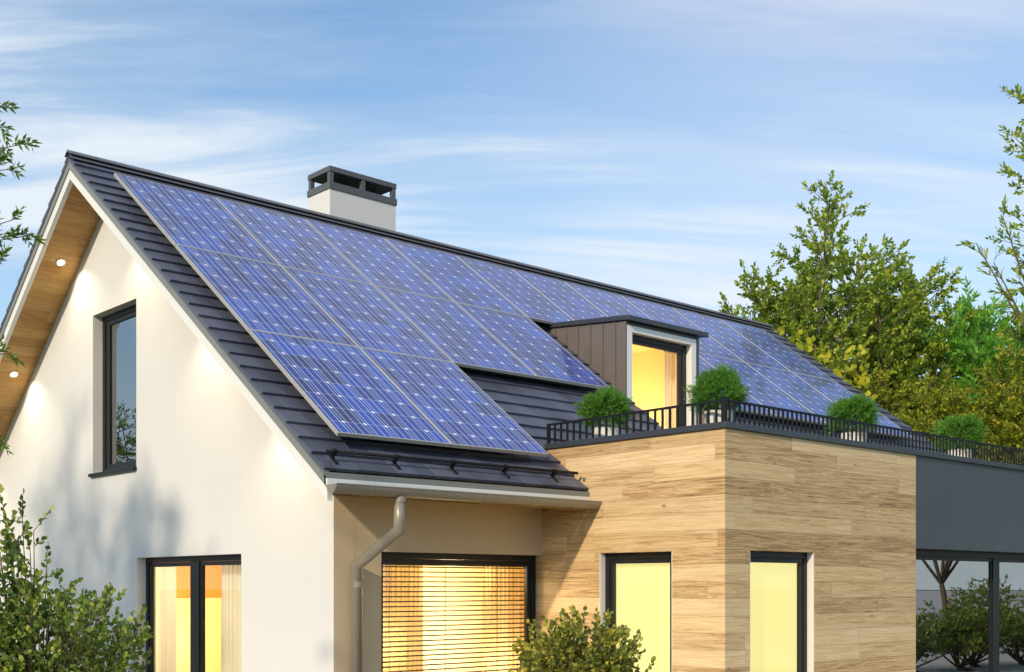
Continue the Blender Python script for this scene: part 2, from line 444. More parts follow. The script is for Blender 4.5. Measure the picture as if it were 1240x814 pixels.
# ------------------------------------------------------------------ roof
def deck():
    m = MB()
    def slab(x0, x1, ya, yb, fn, hi=-.105, lo=-.335):
        m.add([(x0, ya, fn(ya) + lo), (x1, ya, fn(ya) + lo), (x1, yb, fn(yb) + lo), (x0, yb, fn(yb) + lo),
               (x0, ya, fn(ya) + hi), (x1, ya, fn(ya) + hi), (x1, yb, fn(yb) + hi), (x0, yb, fn(yb) + hi)],
              [(0,3,2,1),(4,5,6,7),(0,1,5,4),(1,2,6,5),(2,3,7,6),(3,0,4,7)])
    slab(-.60, BX - .004, YE + .06, YR, zf); slab(BX - .004, DX0 + .02, -.25, YR, zf)
    slab(DX0 + .02, DX1 - .02, 3.58, YR, zf); slab(DX1 - .02, XE - .08, -.25, YR, zf)
    slab(-.60, XE - .08, YR, YB + .9, zb)
    return m
roof = deck().build('roof', 'soffit_wood', house)

def tiles(front):
    m = MB(); w, course = .2805, SL / 27
    ncr = 27 if front else 27
    P = slope if front else slopeb
    for k in range(ncr):
        s1 = SL - course * (26 - k); s0 = s1 - course - .05
        off = -.27 + (0 if k % 2 == 0 else w / 2)
        i0 = math.floor((XL - off) / w) - 1
        i = i0
        while True:
            a, b = off + i * w, off + (i + 1) * w; i += 1
            if a > XE: break
            a, b = max(a, XL - .012), min(b, XE + .012)
            if b - a < .02: continue
            if front:
                y1 = YR - SF.y * s1
                if b > BX - .006 and a < 15.2 and y1 < -.30: 
                    if a > BX - .03: continue
                    b = BX - .006
                if b > DX0 and a < DX1 and y1 < DY - .05:
                    if a < DX0 - .02: b = DX0 + .035
                    elif b > DX1 + .02: a = DX1 - .03
                    else: continue
                elif b > DX0 and a < DX1 and y1 < 3.45: 
                    if a < DX0: b = DX0 + .01
                    elif b > DX1: a = DX1 - .01
                    else: continue
            j = random.uniform(-.004, .004); jn = random.uniform(-.003, .003)
            g = .0022
            t0 = max(s0, .0)
            n0 = -.040 * (s1 - t0) / (s1 - s0)
            vs = [P(a + g, s1 + j, jn), P(b - g, s1 + j, jn), P(b - g, t0, n0), P(a + g, t0, n0),
                  P(a + g, s1 + j, -.042 + jn), P(b - g, s1 + j, -.042 + jn), P(b - g, t0, n0 - .028), P(a + g, t0, n0 - .028)]
            m.add(vs, [(0,1,2,3),(7,6,5,4),(0,4,5,1),(1,5,6,2),(2,6,7,3),(3,7,4,0)])
    return m
tf = tiles(True).build('roof_tiles', 'roof_tile', roof, bevel=.005)
tb = tiles(False).build('roof_tiles', 'roof_tile', roof)
# ridge: flashing strips and cap
m = MB()
for fn in (slope, slopeb):
    a, b = XL - .005, XE + .005
    m.add([fn(a, .02, .012), fn(b, .02, .012), fn(b, .17, .012), fn(a, .17, .012), fn(a, .02, .02), fn(b, .02, .02), fn(b, .17, .02), fn(a, .17, .02)],
          [(0,1,2,3),(7,6,5,4),(0,4,5,1),(1,5,6,2),(2,6,7,3),(3,7,4,0)])
m.build('ridge_flashing', 'ridge_metal', roof)
m = MB(); x = XL - .02
while x < XE:
    x2 = min(x + .42, XE + .02)
    prof = [(-.105, -.045), (-.105, -.030), (-.03, .030), (0, .040), (.03, .030), (.105, -.030), (.105, -.045), (0, .012)]
    m.prism([(YR + p[0], ZR + .034 + p[1]) for p in prof], 0, x, x2 - .004)
    x = x2
m.build('ridge_cap', 'ridge_metal', roof)
# gable edge boards (both gables, both slopes): dark verge, grey strip, white barge board
def verge(fn, x0, x1, s0, s1, n0, n1):
    return [fn(x0, s0, n0), fn(x1, s0, n0), fn(x1, s1, n0), fn(x0, s1, n0), fn(x0, s0, n1), fn(x1, s0, n1), fn(x1, s1, n1), fn(x0, s1, n1)]
FB = [(0,1,2,3),(7,6,5,4),(0,4,5,1),(1,5,6,2),(2,6,7,3),(3,7,4,0)]
def edgeboards(xo, sg):
    def X(a, b): return (min(xo + sg * a, xo + sg * b), max(xo + sg * a, xo + sg * b))
    for nm, mat, (xa, xb), top, bot in (('verge_strip', 'ridge_metal', X(-.004, .05), .046, .096), ('verge_trim', 'grey_trim', X(.004, .07), .098, .205), ('barge_board', 'white_paint', X(.022, .09), .207, .360)):
        for kk, sgn in ((KF, -1), (KB, 1)):
            yend = YE + .01 if sgn < 0 else YB + .9
            ye = (yend - YR)
            h = abs(ye) * kk
            poly = [(YR, ZR - top), (yend, ZR - h - top), (yend, ZR - h - bot), (YR, ZR - bot)]
            if sgn > 0: poly = [(YR + .0005, p[1]) if p[0] == YR else p for p in poly]
            MB().prism(poly, 0, xa, xb).build(nm, mat, house)
edgeboards(XL, 1)
edgeboards(XE, -1)
# eave: dark batten, grey fascia, white strip, soffit
xa, xb = XL + .075, BX - .004
MB().box(XL + .004, xb, YE - .0, YE + .05, 3.166, 3.232).build('fascia_trim', 'grey_trim', house)
MB().box(XL + .004, xb, YE - .012, YE + .045, 3.085, 3.164).build('fascia_board', 'white_paint', house, bevel=.004)
MB().box(.003, xb, YE + .046, -.003, 3.09, 3.115).build('eave_soffit', 'soffit_wood', house)

# gutter with joint rings and end cap
def halfpipe(x0, x1, r, th, cy, cz, n=14):
    m = MB(); prof = []
    for j in range(n + 1):
        t = math.pi + math.pi * j / n; prof.append((cy + r * math.cos(t), cz + r * math.sin(t)))
    for j in range(n, -1, -1):
        t = math.pi + math.pi * j / n; prof.append((cy + (r - th) * math.cos(t), cz + (r - th) * math.sin(t)))
    return m.prism(prof, 0, x0, x1)
GY, GZ, GR = -1.018, 3.093, .098
m = halfpipe(XL, BX - .003, GR, .006, GY, GZ)
m.tube([(XL, GY - GR + .003, GZ), (BX - .003, GY - GR + .003, GZ)], .010, 8)
gut = m.build('gutter', 'gutter_metal', house, smooth=False)
for xj in (-.25, .67, 1.455, 2.21, 2.918):
    halfpipe(xj - .022, xj + .022, GR + .005, .006, GY, GZ).build('joint_ring', 'gutter_metal', gut)
m = MB(); n = 14
poly = [(GY + GR * math.cos(math.pi + math.pi * j / n), GZ + GR * math.sin(math.pi + math.pi * j / n)) for j in range(n + 1)]
m.prism(poly, 0, XL - .012, XL - .001).build('end_cap', 'gutter_metal', gut)
# downpipe
DPX = .20
dp = MB().tube([(DPX, GY, 3.02), (DPX, GY, 2.64), (DPX + .06, -.105, 2.245), (DPX + .06, -.105, 0.0)], .062, 20).build('downpipe', 'gutter_metal', house, smooth=True)
for z in (2.02, .62):
    MB().tube([(DPX + .06, -.105, z - .035), (DPX + .06, -.105, z + .035)], .069, 20).build('pipe_collar', 'gutter_metal', dp)
    MB().box(DPX + .045, DPX + .075, -.05, .0, z - .012, z + .012).build('pipe_bracket', 'gutter_metal', dp)
MB().tube([(DPX, GY, 3.0), (DPX, GY, 2.94)], .070, 20).build('pipe_collar', 'gutter_metal', dp)

# snow guard: pipe on brackets
sg = MB().tube([slope(-.60, 8.47, .085), slope(BX - .10, 8.47, .085)], .019, 10).build('snow_guard', 'railing_black', house, smooth=True)
for xk in (-.51, .34, 1.19, 2.03, 2.87):
    m = MB()
    m.add(verge(slope, xk - .022, xk + .022, 8.44, 8.60, .004, .012), FB)
    m.add(verge(slope, xk - .012, xk + .012, 8.455, 8.50, .010, .105), FB)
    m.tube([slope(xk - .025, 8.47, .085), slope(xk + .025, 8.47, .085)], .030, 10)
    m.build('bracket', 'railing_black', sg)
MB().tube([(BX - .03, -.805, 3.41), (BX - .0, -.805, 3.41)], .022, 12).build('end_plate', 'gutter_metal', sg)

# ------------------------------------------------------------------ windows
def pane(name_parent, x0, x1, y0, y1, z0, z1, mat):
    return MB().box(x0, x1, y0, y1, z0, z1).build('pane', mat, name_parent)
def framebox(m, ax, w0, w1, u0, u1, v0, v1, bl, br, bt, bb):
    """rectangular frame ring in the plane of axis ax, butt jointed"""
    def B(a, b, c, d):
        if ax == 0: m.box(w0, w1, a, b, c, d)
        else: m.box(a, b, w0, w1, c, d)
    B(u0, u1, v1 - bt, v1); B(u0, u1, v0, v0 + bb); B(u0, u0 + bl, v0 + bb, v1 - bt); B(u1 - br, u1, v0 + bb, v1 - bt)
# upper gable window
m = MB(); framebox(m, 0, .155, .23, 5.245, 6.808, 3.792, 6.308, .07, .09, .09, .08)
wu = m.build('window', 'anthracite', house, bevel=.004)
m = MB(); framebox(m, 0, .172, .222, 5.317, 6.716, 3.874, 6.216, .06, .14, .07, .06)
m.build('sash', 'anthracite', wu, bevel=.004)
pane(wu, .195, .201, 5.378, 6.574, 3.936, 6.144, 'glass_solar')
MB().box(-.06, .154, 5.225, 6.86, 3.735, 3.788).build('sill', 'anthracite', wu, bevel=.004)
# lower gable window, two leaves
m = MB(); framebox(m, 0, .14, .22, 2.14, 5.224, .122, 2.423, .07, .08, .075, .08)
m.box(.136, .224, 3.555, 3.79, .203, 2.346)
wl = m.build('window', 'anthracite', house, bevel=.004)
for (a, b) in ((2.212, 3.553), (3.792, 5.142)):
    m = MB(); framebox(m, 0, .155, .21, a, b, .204, 2.345, .055, .055, .06, .06); m.build('sash', 'anthracite', wl, bevel=.004)
    pane(wl, .18, .186, a + .056, b - .056, .265, 2.284, 'glass_clear')
# big eave window
m = MB(); framebox(m, 1, .125, .215, .69, BX - .002, .352, 2.418, .07, .09, .075, .08)
we = m.build('window', 'anthracite', house, bevel=.004)
m = MB(); framebox(m, 1, .14, .20, .762, BX - .094, .434, 2.341, .055, .055, .06, .06); m.build('sash', 'anthracite', we, bevel=.004)
pane(we, .82, BX - .15, .168, .174, .495, 2.28, 'glass_clear')
# ------------------------------------------------------------------ annex
wall('cladding_wall', 'cladding', house, 0, BX, .24, [(BY, 0), (.24, 0), (.24, 3.60), (-.07, 3.853), (BY, 3.853)], [(-2.293, -1.073, .12, 2.428)])
wall('cladding_wall', 'cladding', house, 1, BY, .24, [(BX + .241, 0), (7.763, 0), (7.763, 3.853), (BX + .241, 3.853)], [(3.869, 5.228, .12, 2.43)])
MB().box(BX + .0, BX + .241, BY - .0025, BY - .0002, 0, 3.853).build('cladding_wall', 'cladding', house)
# lined reveals + windows
def annex_window(ax, a, u0, u1, z0, z1, side):
    rv = MB(); d0, d1 = a + .003, a + .155
    def B(m, w0, w1, p, q, r, s):
        if ax == 0: m.box(w0, w1, p, q, r, s)
        else: m.box(p, q, w0, w1, r, s)
    f = MB(); framebox(f, ax, a + .10, a + .19, u0 + .002, u1 - .002, z0 + .002, z1 - .002, .075, .075, .075, .08)
    w = f.build('window', 'anthracite', house, bevel=.004)
    sfr = MB(); framebox(sfr, ax, a + .115, a + .175, u0 + .078, u1 - .078, z0 + .083, z1 - .078, .055, .055, .06, .06)
    sfr.build('sash', 'anthracite', w, bevel=.004)
    p = MB(); B(p, a + .14, a + .146, u0 + .134, u1 - .134, z0 + .144, z1 - .139); p.build('pane', 'glass_clear', w)
    for q0, q1 in ((u0 + .0005, u0 + .012), (u1 - .012, u1 - .0005)):
        r = MB(); B(r, a + .002, a + .098, q0, q1, z0, z1 - .001); r.build('reveal', 'reveal_plaster', w)
    return w
annex_window(0, BX, -2.293, -1.073, .12, 2.428, 0)
annex_window(1, BY, 3.869, 5.228, .12, 2.43, 1)
def blind(ax, a, u0, u1, z0, z1, label):
    t = empty('roller_blind', (BX + .2 if ax == 0 else (u0 + u1) / 2, (u0 + u1) / 2 if ax == 0 else BY + .2, z0), label, 'blind', 'glowing roller blinds in the annex')
    m = MB()
    if ax == 0: m.box(a, a + .004, u0, u1, z0, z1 - .05)
    else: m.box(u0, u1, a, a + .004, z0, z1 - .05)
    m.build('fabric', 'glowing_blind', t)
    if ax == 0: MB().tube([(a + .02, u0, z1), (a + .02, u1, z1)], .03, 12).build('roller', 'white_paint', t)
    else: MB().tube([(u0, a + .02, z1), (u1, a + .02, z1)], .03, 12).build('roller', 'white_paint', t)
blind(0, BX + .20, -2.27, -.86, .15, 2.38, 'plain yellow roller blind glowing in the golden wood wall beside the central bush')
blind(1, BY + .20, 3.89, 5.46, .15, 2.38, 'plain yellow roller blind glowing in the greyer front wood wall under the balcony corner')
# dark wing
WX = 15.0
MB().box(7.764, WX, BY + .004, BY + .30, 2.54, 3.853).build('fascia_panel', 'dark_panel', house)
MB().box(WX - .25, WX, BY + .302, -.0, 0, 3.853).build('wing_wall', 'dark_panel', house)
MB().box(WX - .25, WX, BY + .004, BY + .302, 0, 2.538).build('wing_wall', 'dark_panel', house)
MB().box(7.52, 7.763, BY + .2415, BY + .9, 0, 2.538).build('wing_wall', 'dark_panel', house)
gy = BY + .305
m = MB(); framebox(m, 1, gy, gy + .08, 7.764, WX - .252, .05, 2.538, .09, .08, .09, .08)
for xm in (10.74, 12.9): m.box(xm, xm + .20, gy - .003, gy + .083, .131, 2.447)
ww = m.build('window', 'anthracite', house, bevel=.004)
for a, b in ((7.856, 10.738), (10.942, 12.898), (13.102, WX - .334)):
    s_ = MB(); framebox(s_, 1, gy + .015, gy + .065, a, b, .132, 2.446, .05, .05, .055, .055); s_.build('sash', 'anthracite', ww, bevel=.003)
    pane(ww, a + .052, b - .052, gy + .035, gy + .041, .19, 2.39, 'glass_solar')
room('wing_room', 7.60, WX - .26, gy + .30, .0, .03, 2.70, 'y0', 'room_grey', house)

# terrace floor, coping
MB().box(BX + .25, WX, BY + .25, -.26, ZT - .2, ZT).build('terrace_floor', 'paving', house)
MB().box(DX0 + .04, DX1 - .02, -.258, DY + .3, ZT - .2, ZT).build('terrace_floor', 'paving', house)
cz0, cz1 = 3.856, 3.930
cp = MB()
cp.add([(BX - .035, BY - .035, cz0), (WX, BY - .035, cz0), (WX, BY + .26, cz0), (BX + .26, BY + .26, cz0), (BX + .26, -.10, cz0), (BX - .035, -.10, cz0),
        (BX - .035, BY - .035, cz1), (WX, BY - .035, cz1), (WX, BY + .26, cz1), (BX + .26, BY + .26, cz1), (BX + .26, -.065, cz1), (BX - .035, -.065, cz1)],
       [(0, 3, 2, 1), (0, 5, 4, 3), (6, 7, 8, 9), (6, 9, 10, 11), (0, 1, 7, 6), (1, 2, 8, 7), (2, 3, 9, 8), (3, 4, 10, 9), (4, 5, 11, 10), (5, 0, 6, 11)])
cp.build('coping', 'coping', house, bevel=.006)
# dormer recess cheeks (between roof surface and terrace floor)
for xx in (DX0 + .012, DX1 - .03):
    MB().prism([(-.2, ZT - .1), (DY + .1, ZT - .1), (DY + .1, zf(DY + .1) - .06), (-.2, zf(-.2) - .06)], 0, xx, xx + .02).build('terrace_cheek', 'seam_metal', house)
MB().box(BX + .25, DX0 + .012, -.262, -.25, 3.3, zf(-.25) - .05).build('roof_upstand', 'ridge_metal', house)
MB().box(DX1 - .01, WX, -.262, -.25, 3.3, zf(-.25) - .05).build('roof_upstand', 'ridge_metal', house)

# ------------------------------------------------------------------ railing (its own part with counted balusters)
rail = MB()
rx, ry, rz = BX + .03, BY + .03, 4.205
rail.box(rx - .012, rx + .012, ry, -.075, rz - .028, rz); rail.box(rx + .0125, WX - .02, ry - .012, ry + .012, rz - .028, rz)
railing = rail.build('balcony_railing', 'railing_black', house)
MB().box(rx - .028, rx + .028, ry - .028, ry + .028, cz1 + .001, rz + .025).build('post', 'railing_black', railing, bevel=.003)
MB().box(rx - .02, rx + .02, -.115, -.075, cz1 + .001, rz + .004).build('post', 'railing_black', railing, bevel=.003)
yk = ry - 0
k = 1
bars = []
while ry + .1185 * k < -.13: bars.append((1, ry + .1185 * k)); k += 1
k = 1
while rx + .098 * k < WX - .05: bars.append((0, rx + .098 * k)); k += 1
near = bars[:98]; far = bars[98:]
bar_y = bar_x = None
for ax, p in near:
    src = bar_y if ax else bar_x
    if src is None:
        o = (MB().box(-.005, .005, -.018, .018, cz1 + .001, rz - .0285) if ax else MB().box(-.018, .018, -.005, .005, cz1 + .001, rz - .0285)).build('baluster', 'railing_black', railing)
        if ax: bar_y = o
        else: bar_x = o
    else:
        o = src.copy(); COL.objects.link(o); o.parent = railing
    o.location = (rx, p, 0) if ax else (p, ry, 0)
if far:
    m = MB()
    for ax, p in far: m.box(p - .018, p + .018, ry - .005, ry + .005, cz1 + .001, rz - .0285)
    tag(m.build('baluster_row', 'railing_black', railing), kind='stuff')

# ------------------------------------------------------------------ dormer
dorm = MB().prism([(1.52, 6.405), (1.52, 6.487), (3.70, 6.675), (3.70, 6.595)], 0, DX0 - .045, 8.925).build('dormer', 'coping', house, bevel=.006)
for x0, x1 in ((DX0, DX0 + .03), (DX1 - .069, DX1)):
    MB().prism([(DY, ZT - .05), (DY, 6.405), (3.62, 6.585), (3.62, zf(3.62) - .10), (DY + .02, zf(DY + .02) - .10), (DY + .02, ZT - .05)], 0, x0, x1).build('side_wall', 'seam_metal', dorm)
for ys in (1.84, 2.13, 2.42, 2.71, 3.0, 3.28):
    zt = 6.40 + (ys - DY) * .09
    for sx, xx in ((-1, DX0), (1, DX1)):
        MB().box(min(xx, xx + sx * .022) , max(xx, xx + sx * .022), ys - .006, ys + .006, zf(ys) - .05, zt).build('standing_seam', 'seam_metal', dorm)
MB().box(DX0 - .008, DX0 - .0005, DY - .004, DY + .10, zf(DY) - .05, 6.40).build('edge_trim', 'seam_metal', dorm)
MB().box(DX1 - .068, DX1 + .001, DY - .006, DY - .0005, ZT, 6.403).build('edge_trim', 'coping', dorm)
MB().box(DX0 + .031, DX1 - .0685, DY + .0, DY + .06, 6.345, 6.40).build('edge_trim', 'coping', dorm)
m = MB()
m.box(DX0 + .031, 7.017, DY - .003, DY + .20, ZT, 6.343); m.box(8.57, DX1 - .070, DY - .003, DY + .20, ZT, 6.343); m.box(7.0172, 8.5698, DY - .003, DY + .20, 6.24, 6.343)
m.build('surround', 'white_paint', dorm)
wy = DY + .115
m = MB(); framebox(m, 1, wy, wy + .08, 7.0175, 8.5695, ZT + .02, 6.239, .07, .10, .09, .09); m.build('window_frame', 'anthracite', dorm, bevel=.004)
m = MB(); framebox(m, 1, wy + .015, wy + .065, 7.088, 8.469, ZT + .112, 6.148, .05, .09, .06, .06); m.build('sash', 'anthracite', dorm, bevel=.004)
MB().box(7.14, 8.377, wy + .03, wy + .036, ZT + .174, 6.086).build('pane', 'glass_clear', dorm)
room('dormer_room', 6.93, 8.66, wy + .13, 4.1, ZT, 6.30, 'y0', 'room_yellow', house, wallmats={'y1': 'room_white'})
MB().box(6.94, 8.65, 4.06, 4.095, 5.42, 6.29).build('interior_panelling', 'room_amber', house)  # amber board puts the glow's orange upper gradient into the wall colour

# ------------------------------------------------------------------ chimney
CX0, CX1, CY0, CY1 = 4.145, 5.615, 6.3, 7.0
ch = MB().box(CX0, CX1, CY0, CY1, 7.6, 9.165).build('chimney', 'stucco', house)
m = MB(); framebox(m, 1, 0, 0, 0, 0, 0, 0, 0, 0, 0, 0); m = MB()
m.prism([(CX0 - .02, CY0 - .02), (CX1 + .02, CY0 - .02), (CX1 + .02, CY1 + .02), (CX0 - .02, CY1 + .02)], 2, 9.145, 9.27)
m.build('chimney_band', 'cap_grey', ch, bevel=.006)
for px_, py_ in ((CX0 + .0, CY0 + .0), (CX1 - .08, CY0 + .0), (CX0 + .0, CY1 - .08), (CX1 - .08, CY1 - .08), ((CX0 + CX1) / 2 - .04, CY0 + .0), ((CX0 + CX1) / 2 - .04, CY1 - .08)):
    MB().box(px_, px_ + .08, py_, py_ + .08, 9.271, 9.46).build('cap_post', 'cap_grey', ch)
MB().box(CX0 + .18, CX1 - .18, CY0 + .16, CY1 - .16, 9.2705, 9.33).build('flue_lining', 'panel_back', ch)
MB().box(CX0 - .012, CX1 + .012, CY0 - .012, CY1 + .012, 9.461, 9.556).build('chimney_cap', 'cap_grey', ch, bevel=.006)

# ------------------------------------------------------------------ recessed downlights in the gable soffit
dlab = ['small lit round downlight in the wood soffit near the peak of the gable',
        'small lit round downlight in the wood soffit lower down by the left picture edge']
def downlight(y, rear, label):
    x = -.305
    fn = zb if rear else zf; k = KB if rear else KF
    z = fn(y) - .337
    t = empty('recessed_downlight', (x, y, z), label, 'downlight', 'downlights in the gable soffit')
    nrm = Vector((0, (-KB if rear else KF), -1)).normalized()
    rot = nrm.to_track_quat('Z', 'Y').to_matrix()
    def disc(r0, r1, h0, h1, nm, mat):
        m = MB(); m.lathe([(r1, h0), (r0, h0), (r0, h1), (r1, h1)] if r1 > 0 else [(0.0001, h0), (r0, h0), (r0, h1), (.0001, h1)], 24)
        m.v = [tuple(rot @ Vector(v) + Vector((x, y, z))) for v in m.v]
        return m.build(nm, mat, t)
    disc(.075, .055, .0, .012, 'trim_ring', 'white_paint'); disc(.054, 0, .0, .008, 'lens', 'lamp_lens')
    L = bpy.data.lights.new('downlight_lamp', 'SPOT'); L.energy = 48; L.color = (1, .78, .48); L.spot_size = R(115); L.spot_blend = .9; L.shadow_soft_size = .04
    lo = bpy.data.objects.new('downlight_lamp', L); COL.objects.link(lo)
    lo.location = Vector((x, y, z)) + nrm * .03
    lo.rotation_euler = Vector((.35, nrm.y * .35, -1)).to_track_quat('-Z', 'Y').to_euler()
downlight(7.34, True, dlab[0]); downlight(9.41, True, dlab[1])
downlight(11.48, True, 'small lit round downlight in the wood soffit at the rear eave')
downlight(4.76, False, 'small lit downlight behind the right barge board, first below the peak')
downlight(2.69, False, 'small lit downlight behind the right barge board, halfway down')
downlight(.75, False, 'small lit downlight behind the right barge board, nearest the eave corner')

# ------------------------------------------------------------------ lit rooms: curtains, blind, lamps
def lamp(loc, power, size=.25, col=(1, .80, .50)):
    L = bpy.data.lights.new('room_lamp', 'POINT'); L.energy = power; L.color = col; L.shadow_soft_size = size
    o = bpy.data.objects.new('room_lamp', L); COL.objects.link(o); o.location = loc; return o
def curtain(p0, p1, z0, z1, mat, label, cat='curtain', amp=.03, wl_=.10, group='curtains behind the lit windows'):
    p0, p1 = Vector((*p0, 0)), Vector((*p1, 0)); d = (p1 - p0); L = d.length; d.normalize(); nn = Vector((-d.y, d.x, 0))
    n = int(L / .012); m = MB()
    ph = random.random() * 6
    for i in range(n + 1):
        u = L * i / n
        o = amp * math.sin(u / wl_ * 2 * math.pi + ph + .8 * math.sin(u * 9)) + .4 * amp * math.sin(u / wl_ * 4.4 + ph)
        q = p0 + d * u + nn * o
        q2 = p0 + d * u + nn * o * .6
        m.v += [(q.x, q.y, z0), (q2.x, q2.y, z1)]
    for i in range(n): m.f.append((2 * i, 2 * i + 2, 2 * i + 3, 2 * i + 1))
    root = empty('curtain', (p0 + (p1 - p0) * .5)[:2] + (z0,), label, cat, group)
    m.build('fabric', mat, root, smooth=True, fix=False)
    MB().tube([(p0.x, p0.y, z1 + .012), (p1.x, p1.y, z1 + .012)], .011, 8).build('curtain_rail', 'white_paint', root)
# gable room
room('gable_room', .36, 3.2, 2.10, 6.9, .05, 2.62, 'x0', 'room_white', house, wallmats={'y1': 'room_orange', 'x1': 'room_orange'})
MB().box(.37, 3.19, 6.868, 6.898, .06, 1.80).build('interior_panelling', 'room_yellow', house)
MB().box(3.168, 3.198, 2.11, 6.86, .06, 1.80).build('interior_panelling', 'room_yellow', house)
curtain((.40, 5.45), (.40, 4.80), .10, 2.33, 'curtain_cream', 'cream curtain hanging at the left side of the lower gable window')
curtain((.40, 3.40), (.40, 2.15), .10, 2.33, 'curtain_cream', 'cream curtain hanging at the right side of the lower gable window')
lamp((1.6, 5.2, 2.2), 80, .25, (1, .86, .62)); lamp((1.3, 6.0, 1.0), 50, .25, (1, .86, .62)); lamp((2.0, 3.6, 1.3), 30, .25, (1, .86, .62))
# eave window room
room('eave_room', .40, 5.2, .36, 2.0, .05, 2.62, 'y0', 'room_yellow', house, wallmats={'y1': 'room_white'})
curtain((.86, .62), (1.80, .62), .10, 2.36, 'curtain_orange', 'orange brown curtain at the downpipe end of the wide slatted window', amp=.02, wl_=.075)
curtain((2.86, .62), (4.1, .62), .10, 2.36, 'curtain_orange', 'orange brown curtain at the annex end of the wide slatted window', amp=.02, wl_=.075)
lamp((2.6, 1.0, 2.2), 70, .2); lamp((3.2, 1.05, .9), 80, .2); lamp((1.3, 1.0, 1.2), 45, .2)
vb = empty('venetian_blind', (2.0, .27, .45), 'dark slatted blind hanging in the wide lit window under the eave', 'blind')
m = MB(); z = 2.235
while z > .47:
    m.add([(.80, .252, z), (3.44, .252, z), (3.44, .278, z + .004), (.80, .278, z + .004), (.80, .252, z + .014), (3.44, .252, z + .014), (3.44, .278, z + .018), (.80, .278, z + .018)], FB)
    z -= .0625
m.build('slats', 'slat_brown', vb)
m = MB()
for xx in (1.0, 1.9, 2.8): m.box(xx - .003, xx + .003, .262, .268, .46, 2.26)
m.build('ladder_cord', 'slat_brown', vb); MB().box(.80, 3.44, .245, .29, 2.262, 2.30).build('headrail', 'anthracite', vb)
MB().box(.80, 3.44, .25, .28, .42, .445).build('bottom_rail', 'anthracite', vb)
# dormer room
curtain((6.98, wy + .30), (7.45, wy + .30), ZT + .02, 6.14, 'curtain_cream', 'pale curtain at the left side of the dormer door')
curtain((8.30, wy + .30), (8.64, wy + .30), ZT + .02, 6.14, 'curtain_cream', 'pale curtain at the right side of the dormer door')
lamp((7.75, 2.9, 4.7), 55, .3); lamp((7.6, 3.3, 4.3), 40, .3)
# wing curtains (unlit)
curtain((7.95, gy + .22), (9.3, gy + .22), .06, 2.44, 'curtain_white', 'white curtain behind the dark reflecting glass of the wing', group='curtains behind the wing glazing')

# ------------------------------------------------------------------ solar panels
def panel(w, h):
    t = empty('solar_panel', (0, 0, 0)); t.rotation_euler = (PIT, 0, 0)
    th = .048; f = .017
    m = MB()
    m.box(-w/2, w/2, h - f, h, -th, 0); m.box(-w/2, w/2, 0, f, -th, 0); m.box(-w/2, -w/2 + f, f, h - f, -th, 0); m.box(w/2 - f, w/2, f, h - f, -th, 0)
    fr = m.build('frame', 'panel_frame', None, bevel=.002); fr.parent = t
    me = bpy.data.meshes.new('cell_sheet')
    x0, x1, y0, y1 = -w/2 + f, w/2 - f, f, h - f
    me.from_pydata([(x0, y0, -.004), (x1, y0, -.004), (x1, y1, -.004), (x0, y1, -.004), (x0, y0, -.012), (x1, y0, -.012), (x1, y1, -.012), (x0, y1, -.012)], [], [(0, 1, 2, 3), (7, 6, 5, 4), (0, 4, 5, 1), (1, 5, 6, 2), (2, 6, 7, 3), (3, 7, 4, 0)])
    uvl = me.uv_layers.new(name='UVMap')
    for lp in me.loops:
        co = me.vertices[lp.vertex_index].co
        uvl.data[lp.index].uv = ((co.x + w/2) / w * 1.655, (h - co.y) / h * 2.45)
    me.update(); c = link('cell_sheet', me, 'solar_cells'); c.parent = t
    m = MB()
    for yy in (.28 * h, .74 * h): m.box(-w/2 + .14, w/2 - .14, yy - .02, yy + .02, -.125, -th - .001)
    r = m.build('mounting_rail', 'panel_frame', None); r.parent = t
    return t
def copy_tree(o, parent=None):
    c = o.copy(); COL.objects.link(c); c.parent = parent
    for chd in o.children: copy_tree(chd, c)
    return c
cols = [-.345, 1.309, 2.945, 4.580, 6.215, 7.610, 9.035, 10.705, 12.378, 14.055, 15.735]
rows = [.87, 3.315, 5.757, 8.195]
OFFN = .17
protos = {}
names = ['first', 'second', 'third', 'fourth', 'fifth', 'sixth', 'seventh', 'eighth', 'ninth', 'tenth']
for r_ in range(3):
    for c_ in range(10):
        if r_ == 1 and c_ in (4, 5): continue
        if r_ == 2 and c_ > 1: continue
        g_ = .009
        w = round(cols[c_ + 1] - cols[c_] - 2 * g_, 2); h = rows[r_ + 1] - rows[r_] - 2 * g_
        key = round(w, 2); key = min(protos, key=lambda q: abs(q - key)) if protos and min(abs(q - key) for q in protos) < .005 else key
        if key not in protos: protos[key] = panel(w, 2.43); t = protos[key]
        else: t = copy_tree(protos[key])
        t.location = slope((cols[c_] + cols[c_ + 1]) / 2, rows[r_ + 1] - g_, OFFN)
        if r_ == 0: lab = f'blue solar panel in the top row under the ridge, {names[c_]} from the gable'
        elif r_ == 1 and c_ < 4: lab = f'blue solar panel in the middle row left of the dormer, {names[c_]} from the gable'
        elif r_ == 1: lab = f'blue solar panel in the middle row right of the dormer, {names[c_-6]} from it'
        else: lab = ('blue solar panel of the bottom row at the gable edge above the eave', 'blue solar panel of the bottom row nearest the balcony railing')[c_]
        tag(t, lab, 'solar panel', 'solar panels on the front roof slope')

